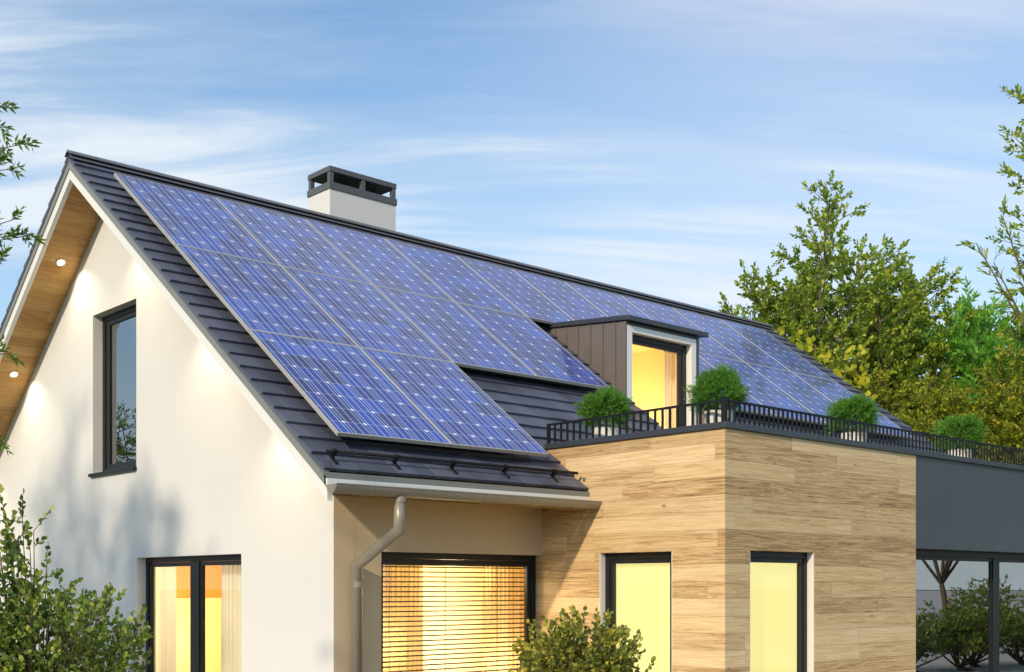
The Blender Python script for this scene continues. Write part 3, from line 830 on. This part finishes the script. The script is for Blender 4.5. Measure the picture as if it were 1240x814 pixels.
# ------------------------------------------------------------------ vegetation
class Fol:
    def __init__(s): s.P = []; s.D = []; s.L = []; s.W = []; s.seg = []
    def leaf(s, P, D, L, W):
        s.P.append(P); s.D.append(D); s.L.append(L); s.W.append(W)
    def twig(s, p, d, length, n, ll, lw, spread=.7, droop=.0, wood=.004, lstart=.15):
        """short twig with n leaves on alternate sides"""
        d = d / np.linalg.norm(d)
        t = np.linspace(lstart, 1, n)
        bend = np.array([0, 0, -droop * length])
        pts = p + np.outer(t * length, d) + np.outer(t * t, bend)
        r = rng.normal(size=3); a = np.cross(d, r); a /= np.linalg.norm(a); b = np.cross(d, a)
        ang = np.arange(n) * 2.4 + rng.uniform(0, .8, n)
        D = d + spread * (np.cos(ang)[:, None] * a + np.sin(ang)[:, None] * b) + rng.normal(0, .18, (n, 3))
        D[-1] = d + rng.normal(0, .15, 3)
        D /= np.linalg.norm(D, axis=1)[:, None]
        s.leaf(pts, D, ll * rng.uniform(.7, 1.15, n), lw * rng.uniform(.75, 1.15, n))
        if wood: s.seg.append(((p, p + d * length + bend), (wood, wood * .4)))
    def branch(s, path, r0, r1):
        s.seg.append((tuple(path), tuple(np.linspace(r0, r1, len(path)))))
    def leader(s, p0, p1, r, nb, blen, spec, t0=.15, up=.55, bow=.12, taper=.45):
        p0, p1 = np.array(p0, float), np.array(p1, float); H = np.linalg.norm(p1 - p0)
        side = rng.normal(size=3); side[2] = 0; side *= bow * H / (np.linalg.norm(side) + 1e-6)
        ts = np.linspace(0, 1, 8)
        path = [p0 + (p1 - p0) * t + side * math.sin(math.pi * t) for t in ts]
        s.branch(path, r, r * .2)
        for i in range(nb):
            t = t0 + (1 - t0) * (i + rng.uniform(0, 1)) / nb
            f = t * 7; k = min(int(f), 6); p = path[k] + (path[k + 1] - path[k]) * (f - k)
            az = i * 2.4 + rng.uniform(-.5, .5); L = blen * (1 - taper * t) * rng.uniform(.45, 1.3)
            d = np.array([math.cos(az), math.sin(az), up * rng.uniform(.3, 1.6)]); d /= np.linalg.norm(d)
            s.side(p, d, L, r * .3, spec)
        s.side(path[-2], (p1 - path[-2]), np.linalg.norm(p1 - path[-2]) + .2, r * .2, spec)
    def side(s, p, d, L, r, spec):
        """side branch set with leafy twigs.  spec: (leaf length, width, leaves per twig, twig length, twigs per metre, spread, droop)"""
        ll, lw, nl, tl, tpm, sp, dr = spec
        d = d / np.linalg.norm(d); bend = np.array([0, 0, .12 * L]); q = p + d * L + bend
        s.branch([p, p + d * L * .5 + bend * .25, q], r, r * .3)
        n = max(2, int(L * tpm))
        for i in range(n):
            t = .2 + .8 * (i + rng.uniform(0, 1)) / n
            pp = p + d * L * t + bend * t * t
            a = rng.normal(size=3); a -= d * a.dot(d); a /= np.linalg.norm(a)
            td = d * .75 + a * .8 + np.array([0, 0, .25]); 
            s.twig(pp, td, tl * rng.uniform(.6, 1.25), nl, ll, lw, sp, dr, r * .25)
        s.twig(q - d * .02, d + bend, tl * 1.1, nl + 2, ll, lw, sp, dr, r * .25)
    def build_leaves(s, name, mat, parent, rounded=False, fold=.12):
        P = np.concatenate(s.P); D = np.concatenate(s.D); L = np.concatenate(s.L)[:, None]; W = np.concatenate(s.W)[:, None]
        n = len(P); rr = rng.normal(size=(n, 3)); rr[:, 2] += .3
        S = np.cross(D, rr); S /= np.linalg.norm(S, axis=1)[:, None] + 1e-9
        N = np.cross(S, D); dr = N * (L * -.10)
        if rounded:
            V = np.stack([P, P + D * L * .30 + S * W * .46 + N * W * fold, P + D * L * .70 + S * W * .42 + N * W * fold * .8, P + D * L + dr,
                          P + D * L * .70 - S * W * .42 + N * W * fold * .8, P + D * L * .30 - S * W * .46 + N * W * fold, ], 1)
            F = np.array([[0, 1, 5], [1, 2, 5], [2, 4, 5], [2, 3, 4]]); k = 6
        else:
            V = np.stack([P, P + D * L * .38 + S * W * .5 + N * W * fold, P + D * L + dr, P + D * L * .38 - S * W * .5 + N * W * fold], 1)
            F = np.array([[0, 1, 2], [0, 2, 3]]); k = 4
        V = V.reshape(-1, 3); A = (np.arange(n)[:, None, None] * k + F[None]).reshape(-1, 3)
        me = bpy.data.meshes.new(name)
        me.vertices.add(len(V)); me.vertices.foreach_set('co', V.ravel().astype(np.float32))
        me.loops.add(A.size); me.loops.foreach_set('vertex_index', A.ravel().astype(np.int32))
        me.polygons.add(len(A)); me.polygons.foreach_set('loop_start', np.arange(0, A.size, 3, dtype=np.int32)); me.polygons.foreach_set('loop_total', np.full(len(A), 3, np.int32))
        me.update(calc_edges=True)
        return link(name, me, mat, parent)
    def build_wood(s, name, mat, parent, n=5, rmin=.0):
        m = MB()
        for path, rr in s.seg:
            if rr[0] < rmin: continue
            m.tube(path, list(rr), 4 if rr[0] < .02 else n, caps=False)
        return m.build(name, mat, parent, smooth=True, fix=False)

# camera frame, only used to place the planting on the ground plan
CAM = Vector((-7.886, -11.757, 2.0)); FW = Vector((.6736, .7391, 0)); RT = Vector((.7391, -.6736, 0))
def at(dist, side, z=0): return np.array(CAM * 1.0) * [1, 1, 0] + np.array(FW) * dist + np.array(RT) * side + np.array([0, 0, z])

def trunk(fo, p0, p1, r0, r1, parent, mat='bark', bend=.15):
    p0, p1 = np.array(p0, float), np.array(p1, float); b = rng.normal(size=3) * bend; b[2] = 0
    pts = [p0 + (p1 - p0) * t + b * math.sin(t * 3.1) for t in np.linspace(0, 1, 7)]
    return MB().tube(pts, list(np.linspace(r0, r1, 7)), 10).build('trunk', mat, parent, smooth=True)

WIL = (.155, .085, 12, .42, 6.2, 1.0, .06)
def leafy_tree(base, tips, label, spec, mat, nb=22, blen=1.6, split=.30, r=.13, group='trees behind the house', name='leafy_tree', t0=.12, up=.95, extra=0, rounded=False, cat='tree'):
    base = np.array(base, float)
    t = empty(name, tuple(base), label, cat, group); fo = Fol()
    top = np.mean(np.array(tips, float), 0); fork = base + (top - base) * np.array([.25, .25, split]); 
    trunk(fo, base, fork, r * 1.3, r * .8, t)
    tips_ = [np.array(q, float) for q in tips]
    for tip in tips_:
        H = np.linalg.norm(tip - fork)
        fo.leader(fork, tip, r * .55, max(8, int(nb * H / 6)), blen * (.62 if tip is tips_[0] else 1.0), spec, t0, up)
    fo.build_wood('branches', 'bark', t)
    fo.build_leaves('foliage', mat, t, rounded)
    return t, fo

# -- trees beyond the far gable
b = at(35, 8.6); tp = lambda d, s, z: at(d, s, z)
leafy_tree(at(34.5, 8.3), [tp(34, 9.05, 13.0), tp(34.5, 6.9, 10.6), tp(35, 8.3, 9.9), tp(34, 9.9, 11.2), tp(35.5, 10.5, 9.8), tp(34.5, 6.6, 9.4), tp(35, 9.2, 9.5), tp(33.5, 7.9, 9.0), tp(34.2, 8.75, 11.3), tp(34.8, 7.7, 9.6), tp(34, 10.4, 10.2)],
           'tall loose willow-like tree whose thin top shoot stands highest behind the roof end', WIL, 'leaf_willow', nb=30, blen=1.6, rounded=True)
leafy_tree(at(36, 11.3), [tp(36, 11.2, 11.8), tp(36, 12.6, 11.0), tp(36.5, 12.1, 9.6), tp(35.5, 10.6, 10.4), tp(36, 13.2, 9.5), tp(36.5, 11.6, 8.6), tp(35.6, 11.8, 10.6), tp(36.3, 12.9, 10.2), tp(36, 10.9, 9.4)],
           'broad olive green tree standing just right of the tallest one behind the roof', WIL, 'leaf_willow', nb=31, blen=1.75, rounded=True)
leafy_tree(at(36, 13.9), [tp(36, 13.3, 9.5), tp(36, 13.9, 9.9), tp(36.5, 14.6, 9.6), tp(36, 15.2, 9.3), tp(35.5, 13.7, 8.4), tp(36, 14.9, 8.2)],
           'fresh bright green tree glowing between the darker trees on the right', (.26, .10, 9, .5, 5.5, .8, .1), 'leaf_bright', nb=46, blen=1.6)
HED = (.150, .070, 12, .40, 7.2, 1.0, .08)
hl = ['dense dark yellowish hedge tree right behind the lower roof edge', 'dense golden green hedge tree in the middle of the right-hand thicket', 'dense golden green hedge tree at the right picture edge behind the balcony railing']
for (d, s, zt, lab) in ((33.0, 10.4, 7.6, hl[0]), (32.5, 12.1, 7.0, hl[1]), (32.0, 13.9, 7.9, hl[2])):
    tips = [tp(d + rng.uniform(-1, 1), s + q * .55 + rng.uniform(-.2, .2), zt - abs(q) * .35 + rng.uniform(-.5, .4)) for q in (-2, -1, 0, 1, 2)] + \
           [tp(d - .9, s + q * .6, zt * .72 + rng.uniform(-.3, .3)) for q in (-1.7, -.6, .5, 1.6)]
    leafy_tree(at(d, s), tips, lab, HED, 'leaf_hedge', nb=58, blen=1.15, split=.08, r=.08, name='hedge_tree', t0=.05, up=.3)
# backing trees
for (d, s, zt, lab) in ((44, 13.0, 9.4, 'shaded tree deep behind the olive green trees'), (42, 19.0, 9.6, 'shaded tree deep behind the golden hedge at the right'), (43, 9.5, 8.6, 'shaded tree deep behind the roof end and the tallest tree')):
    tips = [tp(d + rng.uniform(-1.5, 1.5), s + q * 1.0, zt - abs(q) * .3 + rng.uniform(-1.2, .2)) for q in (-2.4, -1.6, -.8, 0, .8, 1.6, 2.4)]
    leafy_tree(at(d, s), tips, lab, (.36, .15, 9, .6, 4.2, .7, .1), 'leaf_willow', nb=36, blen=1.9, split=.15, t0=.1)
# right-edge tree with bare twiggy side branch
t = empty('leafy_tree', tuple(at(31, 15.2)), 'slender tree at the right picture edge reaching out with a thin leafy branch', 'tree', 'trees behind the house')
fo = Fol(); trunk(fo, at(31, 15.2), at(31, 14.9, 7), .16, .09, t)
SPR = (.165, .075, 10, .40, 5.4, .9, .05)
fo.leader(at(31, 14.9, 6.6), at(31, 14.4, 15.2), .07, 30, 1.5, SPR, .05)
for e in ((12.05, 10.9), (12.75, 11.55), (12.5, 10.4), (13.3, 11.2), (13.2, 9.9)):
    p0 = at(31, 14.3, 7.6); p1 = at(31, e[0], e[1]); mid = (p0 + p1) / 2 + np.array([0, 0, -.35])
    fo.branch([p0, mid, p1], .045, .012)
    for q in np.linspace(.45, 1, 9):
        c = p0 + (p1 - p0) * q + np.array([0, 0, -.35 * 4 * q * (1 - q) / 1.3]); dd = (p1 - mid) / np.linalg.norm(p1 - mid) + rng.normal(0, .6, 3)
        fo.twig(c, dd, .36, 7, .24, .06, .55, .05, .008)
for zt, s in ((14.6, 12.9), (12.6, 13.15), (11.5, 13.1), (13.4, 13.0)):
    fo.side(at(31, 14.3, zt - .7), np.array(RT) * -1 + np.array([0, 0, .5]), 1.35, .03, SPR)
for q in range(26):
    fo.side(at(31, 14.9, rng.uniform(4.5, 10.0)), np.array(RT) * rng.uniform(-1, -.2) + np.array(FW) * rng.uniform(-.6, .6) + np.array([0, 0, rng.uniform(.1, .7)]), rng.uniform(1.2, 2.3), .03, SPR)
fo.build_wood('branches', 'bark', t); fo.build_leaves('foliage', 'leaf_willow', t, True)
# yellow round-leaved climber close behind the roof edge
t = empty('yellow_leaved_shrub', tuple(at(31.4, 8.4)), 'shrub with big round yellow leaves close behind the sloping roof end', 'shrub'); fo = Fol()
for (s, z) in ((7.2, 8.5), (7.7, 8.2), (8.3, 8.4), (8.7, 7.9), (8.1, 7.6), (9.15, 8.0), (9.0, 7.2), (9.3, 7.5), (8.6, 7.3)):
    p0 = at(31.6, 8.5, 4.5); p1 = at(31.2, s, z); fo.branch([at(31.6, 8.4, 0.2), p0, p1], .04, .01)
    for q in range(7):
        c = p0 + (p1 - p0) * rng.uniform(.72, 1.0) + rng.normal(0, .1, 3)
        fo.twig(c, rng.normal(size=3) + [0, 0, .4], .32, 5, .20, .17, .8, .1, .006)
fo.build_wood('branches', 'stem_brown', t); fo.build_leaves('foliage', 'leaf_yellow', t, True)

# -- near bamboo-like tree left of the frame, its twigs reach in at the left edge
t = empty('bamboo_tree', tuple(at(8.0, -4.6)), 'slim tree at the left picture edge with narrow pointed green leaves', 'tree'); fo = Fol()
trunk(fo, at(8.0, -4.6), at(8.0, -4.35, 6.2), .07, .03, t)
LEFT = [((-4.45, 4.55), (-3.27, 4.97), 9), ((-4.45, 4.5), (-3.34, 4.78), 7), ((-4.45, 4.7), (-3.42, 5.10), 5), ((-4.45, 3.95), (-3.21, 4.36), 10), ((-4.45, 3.9), (-3.34, 4.48), 6), ((-4.45, 3.8), (-3.38, 4.18), 5), ((-4.45, 3.2), (-3.34, 3.56), 7), ((-4.4, 2.7), (-3.42, 2.98), 5), ((-4.4, 5.1), (-3.42, 5.22), 5), ((-4.5, 5.6), (-3.9, 6.2), 6), ((-4.5, 5.3), (-5.2, 6.0), 8), ((-4.6, 4.0), (-5.6, 4.6), 8)]
for (a, bq, n) in LEFT:
    p0 = at(8.0, *a); p1 = at(8.0 + rng.uniform(-.06, .06), *bq)
    mid = (p0 + p1) / 2 + np.array([0, 0, .10])
    fo.branch([p0, mid, p1], .010, .003)
    for q in range(n):
        u = .52 + .48 * (q + .6) / n; c = p0 * (1 - u) + p1 * u + np.array([0, 0, .10 * 4 * u * (1 - u)])
        dd = (p1 - mid) / np.linalg.norm(p1 - mid) + rng.normal(0, .5, 3)
        fo.twig(c, dd, .10, 9, .064, .021, .9, .05, .002); fo.twig(c, dd + rng.normal(0, .7, 3), .08, 8, .060, .020, .9, .05, .002)
fo.build_wood('branches', 'stem_brown', t); fo.build_leaves('foliage', 'leaf_bamboo', t)

# -- bushes
def bush(base, shoots, label, mat, n_sub, ll, lw, name='round_leaved_bush'):
    base = np.array(base, float)
    t = empty(name, tuple(base), label, 'bush'); fo = Fol()
    for (off, z) in shoots:
        p1 = base + np.array([off[0], off[1], z]); p0 = base + np.array([off[0] * .12, off[1] * .12, .02])
        mid = p0 + (p1 - p0) * .55 + np.array([-off[0], -off[1], 0]) * .16
        fo.branch([p0, mid, p1], .011, .003)
        for q in range(n_sub):
            u = rng.uniform(.25, 1.0); c = (p0 * (1 - u) + p1 * u) * 1.0 + (mid - (p0 + p1) / 2) * 4 * u * (1 - u) * .6
            dd = np.array([off[0], off[1], .55]) + rng.normal(0, .55, 3)
            fo.twig(c, dd, rng.uniform(.10, .2), 7, ll, lw, .9, .05, .0025)
        fo.twig(p1, np.array([off[0] * .5, off[1] * .5, 1]) + rng.normal(0, .25, 3), .2, 8, ll, lw, .8, 0, .003)
    fo.build_wood('stems', 'stem_brown', t); fo.build_leaves('foliage', mat, t, True, .18)
rt, fw = np.array(RT), np.array(FW)
sh = []
for i in range(165):
    a = rng.uniform(0, 2 * math.pi); r = math.sqrt(rng.uniform(0, 1)) 
    u, w = r * math.cos(a) * .82, r * math.sin(a) * .75
    z = 1.78 - .34 * (abs(u) / .82) ** 3.4 - .12 * r * r + rng.normal(0, .09)
    if rng.uniform() < .35: z *= rng.uniform(.55, .85)
    sh.append((rt[:2] * u + fw[:2] * w, z))
for (u, z) in ((-.30, 2.62), (-.10, 2.48), (-.02, 2.40), (-.05, 2.58), (-.14, 2.66), (-.18, 2.36), (.0, 2.28), (-.08, 2.2), (-.2, 2.15), (-.33, 2.5), (-.26, 2.70), (-.12, 2.3), (-.22, 2.50), (-.27, 2.40), (-.38, 2.30), (-.55, 2.55), (-.42, 2.68), (-.48, 2.35), (-.60, 2.45), (-.36, 2.5), (-.62, 2.72), (-.5, 2.2)): sh.append((rt[:2] * u + fw[:2] * rng.uniform(-.2, .2), z - .16))
bush(at(9.0, -3.58), sh, 'large leafy green bush in front of the white gable wall at lower left', 'leaf_bush', 11, .054, .039)
sh = []
for i in range(112):
    a = rng.uniform(0, 2 * math.pi); r = math.sqrt(rng.uniform(0, 1)); u, w = r * math.cos(a) * .72, r * math.sin(a) * .6
    z = 1.47 - .36 * (abs(u) / .72) ** 3.0 - .12 * r * r + rng.normal(0, .10)
    if rng.uniform() < .35: z *= rng.uniform(.6, .85)
    sh.append((rt[:2] * u + fw[:2] * w, z))
bush(at(12.6, .70), sh, 'rounded yellow green bush in the middle between the slatted window and the annex window', 'leaf_gold', 10, .060, .050)

# -- potted shrubs on the terrace
def potted(loc, rr, label, seed):
    g = np.random.default_rng(seed)
    t = empty('potted_shrub', loc, label, 'potted plant', 'potted shrubs behind the balcony railing')
    x, y, z = loc; hp = .33
    m = MB(); m.lathe([(.001, 0), (.135, 0), (.145, .012), (.185, hp - .01), (.19, hp), (.175, hp), (.168, hp - .04), (.001, hp - .04)], 28, loc); m.build('pot', 'pot_white', t, smooth=False)
    MB().lathe([(.001, hp - .045), (.168, hp - .045), (.168, hp - .035), (.001, hp - .035)], 20, loc).build('soil', 'soil', t)
    fo = Fol(); c = np.array([x, y, z + hp + rr * .72])
    n = 900
    for i in range(n):
        d = g.normal(size=3); d /= np.linalg.norm(d); d[2] = d[2] if d[2] > -.55 else -d[2]
        rad = rr * (1 + .16 * math.sin(3 * d[0] + seed) * math.cos(4 * d[1] + seed) + .10 * math.sin(6 * d[2] + 2 * seed) + g.normal(0, .10)) * g.uniform(.35, .95) ** .6
        p = c + d * np.array([1, 1, .92]) * rad
        fo.twig(p, d + g.normal(0, .45, 3) + np.array([0, 0, .35]), .12, 16, .055, .010, .75, .05, .0, .0)
    for i in range(16):
        d = g.normal(size=3); d[2] = abs(d[2]) + .5; d /= np.linalg.norm(d)
        fo.branch([np.array([x, y, z + hp - .04]), c - [0, 0, rr * .4], c + d * rr * .7], .008, .002)
    fo.build_wood('stems', 'stem_brown', t); fo.build_leaves('foliage', 'leaf_fluffy', t, False, .05)
potted((3.92, -.68, ZT), .275, 'fluffy green shrub in white pot at the roof end of the railing', 3)
potted((3.80, -2.68, ZT), .25, 'fluffy green shrub in a white pot right behind the balcony corner post', 4)
potted((6.85, -2.66, ZT), .265, 'fluffy green shrub in white pot below the far end of the solar panels', 6)
potted((9.90, -2.66, ZT), .29, 'fluffy green shrub in a white pot over the dark wing in front of the hedge', 9)

# -- trees beside the house that throw the soft shadow and appear in the panes
def garden_tree(base, h, rad, label, nlead=9, mat='leaf_bush', spec=(.13, .06, 7, .3, 4.0, .8, .05), split=.42, r=.10):
    base = np.array([*base, 0.0])
    tips = []
    for i in range(nlead):
        a = i * 2.4; q = rad * math.sqrt((i + .5) / nlead)
        tips.append(base + np.array([math.cos(a) * q, math.sin(a) * q, h * (1 - .28 * (q / rad) ** 2) + rng.uniform(-.2, .2)]))
    leafy_tree(base, tips, label, spec, mat, nb=26, blen=rad * .65, split=split, r=r, group='garden trees around the house', name='garden_tree', t0=.25, up=.4)
garden_tree((-12.8, .45), 9.7, 1.6, 'tall garden tree out on the lawn that shades the gable wall', 15, spec=(.17, .10, 8, .35, 4.5, .8, .05))
garden_tree((-15.6, 2.3), 12.4, 1.9, 'airy tall garden tree farther out on the lawn before the gable', 8, spec=(.17, .09, 7, .35, 3.2, .8, .05))
garden_tree((-10.5, 31), 8.6, 2.6, 'tall garden tree beyond the far left corner of the house', 9, spec=(.2, .07, 7, .45, 3.0, .7, .05))
garden_tree((-5.5, 27), 7.6, 2.4, 'garden tree beyond the rear of the gable', 13, spec=(.2, .07, 7, .45, 3.0, .7, .05))
GS = (.26, .11, 7, .5, 2.6, .8, .05)
garden_tree((27.5, -12.5), 8.0, 2.8, 'broad garden tree standing across the pale ground from the wing', 9, spec=GS, split=.30)
garden_tree((33.5, -11.0), 8.6, 2.8, 'second broad garden tree farther off across the pale ground', 9, spec=GS, split=.28)
SHRUBS = ((17.5, -8.0, 1.05, 'low round shrub on the pale ground nearest the wing'), (18.9, -7.5, 1.3, 'second low shrub out from the wing'), (20.3, -7.9, 1.15, 'third low shrub out from the wing'), (21.9, -7.4, 1.35, 'fourth low shrub out from the wing'),
          (36.0, -15.2, 2.0, 'far shrub at the back of the pale ground'))
for (x, y, h, lab) in SHRUBS:
    garden_tree((x, y), h, 1.25, lab, 12, spec=(.085, .055, 10, .22, 7.0, .9, .05), split=.06, r=.05)

# ------------------------------------------------------------------ ground
tag(MB().add([(-600, -600, 0), (600, -600, 0), (600, 600, 0), (-600, 600, 0)], [(0, 1, 2, 3)]).build('ground', 'lawn'), kind='structure')
tag(MB().add([(-3.2, -6.0, .004), (16.5, -6.0, .004), (16.5, 13.5, .004), (-3.2, 13.5, .004)], [(0, 1, 2, 3)]).build('bounce_paving', 'paving'), kind='structure')  # unseen light paving, added to bounce light up under the eaves

tag(MB().add([(16.6, -500, .008), (500, -500, .008), (500, -1.0, .008), (16.6, -1.0, .008)], [(0, 1, 2, 3)]).build('reflection_gravel', 'gravel'), kind='structure')  # unseen pale sheet, added to brighten what the wing panes reflect

# ------------------------------------------------------------------ light, sky, camera
TOSUN = Vector((-.84, -.30, .43)).normalized()
S = bpy.data.lights.new('sun', 'SUN'); S.energy = 2.75; S.angle = R(1.9); S.color = (1, .83, .60)
so = bpy.data.objects.new('sun', S); COL.objects.link(so); so.location = (-20, -8, 14); so.rotation_euler = (-TOSUN).to_track_quat('-Z', 'Y').to_euler()
W = bpy.data.worlds.new('World'); SC.world = W; W.use_nodes = True
nt = W.node_tree; nt.nodes.clear(); t = NT(nt)
wo = t.n('ShaderNodeOutputWorld'); bg = t.n('ShaderNodeBackground'); bg.inputs[1].default_value = .15
sky = t.n('ShaderNodeTexSky', sky_type='NISHITA'); sky.sun_disc = False
sky.sun_elevation = math.asin(TOSUN.z); sky.sun_rotation = math.atan2(TOSUN.x, TOSUN.y); sky.air_density = 1.0; sky.dust_density = .6; sky.ozone_density = 1.6
co = t.n('ShaderNodeTexCoord').outputs['Generated']
sp = t.n('ShaderNodeSeparateXYZ'); t.l(co, sp.inputs[0])
den = t.math('ADD', t.math('MAXIMUM', sp.outputs[2], 0), .22)
def dotw(w):
    d_ = t.n('ShaderNodeVectorMath', operation='DOT_PRODUCT'); t.l(co, d_.inputs[0]); d_.inputs[1].default_value = w; return d_.outputs['Value']
pa = t.math('DIVIDE', dotw((.70, -.71, 0)), den); pb = t.math('DIVIDE', dotw((.71, .70, 0)), den)
cc = t.n('ShaderNodeCombineXYZ'); t.l(t.math('MULTIPLY', pa, .55), cc.inputs[0]); t.l(t.math('MULTIPLY_ADD', pa, -.30, t.math('MULTIPLY', pb, 3.3)), cc.inputs[1])
n1 = t.noise(cc.outputs[0], 1.15, 6, .58, .5); 
cc2 = t.n('ShaderNodeCombineXYZ'); t.l(t.math('MULTIPLY', pa, .8), cc2.inputs[0]); t.l(t.math('MULTIPLY', pb, 1.0), cc2.inputs[1]); cc2.inputs[2].default_value = 4.2
n2 = t.noise(cc2.outputs[0], .8, 3, .5, .2)
cl = t.math('ADD', t.math('MULTIPLY', n1, .65), t.math('MULTIPLY', n2, .5))
clr = t.ramp(cl, [(.52, (0, 0, 0)), (.61, (.24, .24, .24)), (.70, (.95, .95, .95))])
# brightening haze towards the horizon belongs to the air itself
hz = t.math('POWER', t.math('SUBTRACT', 1.0, t.math('MAXIMUM', sp.outputs[2], 0)), 3.6)
c1 = t.mix(t.math('MULTIPLY', hz, .9), t.mix(1.0, sky.outputs[0], (.57, .84, .97), 'MULTIPLY'), (4.05, 4.55, 4.8))
# one soft veil of high cloud towards the right of the view, added to give the panels sheen
vd = t.math('SUBTRACT', 1.0, dotw((.722, .482, .496)))
veil = t.math('MULTIPLY', t.math('EXPONENT', t.math('MULTIPLY', vd, -48.0)), t.math('MULTIPLY_ADD', n1, 1.1, -.04))
c1 = t.mix(t.math('MINIMUM', veil, .85), c1, (5.2, 4.9, 5.1))
c2 = t.mix(clr, c1, (4.3, 4.7, 5.1))
t.l(c2, bg.inputs[0]); t.l(bg.outputs[0], wo.inputs[0])

cam = bpy.data.cameras.new('camera'); co_ = bpy.data.objects.new('camera', cam); COL.objects.link(co_)
cam.sensor_width = 36; cam.lens = 1446.44 / 1240 * 36; cam.shift_y = (710 - 407) / 1240; cam.clip_end = 2000; cam.clip_start = .1
co_.location = CAM; co_.rotation_euler = (math.pi / 2, 0, math.atan2(-FW.x, FW.y))
SC.camera = co_
SC.view_settings.view_transform = 'Standard'; SC.view_settings.look = 'None'; SC.view_settings.exposure = 0.35; SC.view_settings.gamma = 1
SC.render.engine = 'CYCLES'
SC.cycles.use_denoising = True; SC.cycles.max_bounces = 8; SC.cycles.transparent_max_bounces = 12
SC.cycles.sample_clamp_indirect = 8; SC.cycles.caustics_reflective = False; SC.cycles.caustics_refractive = False
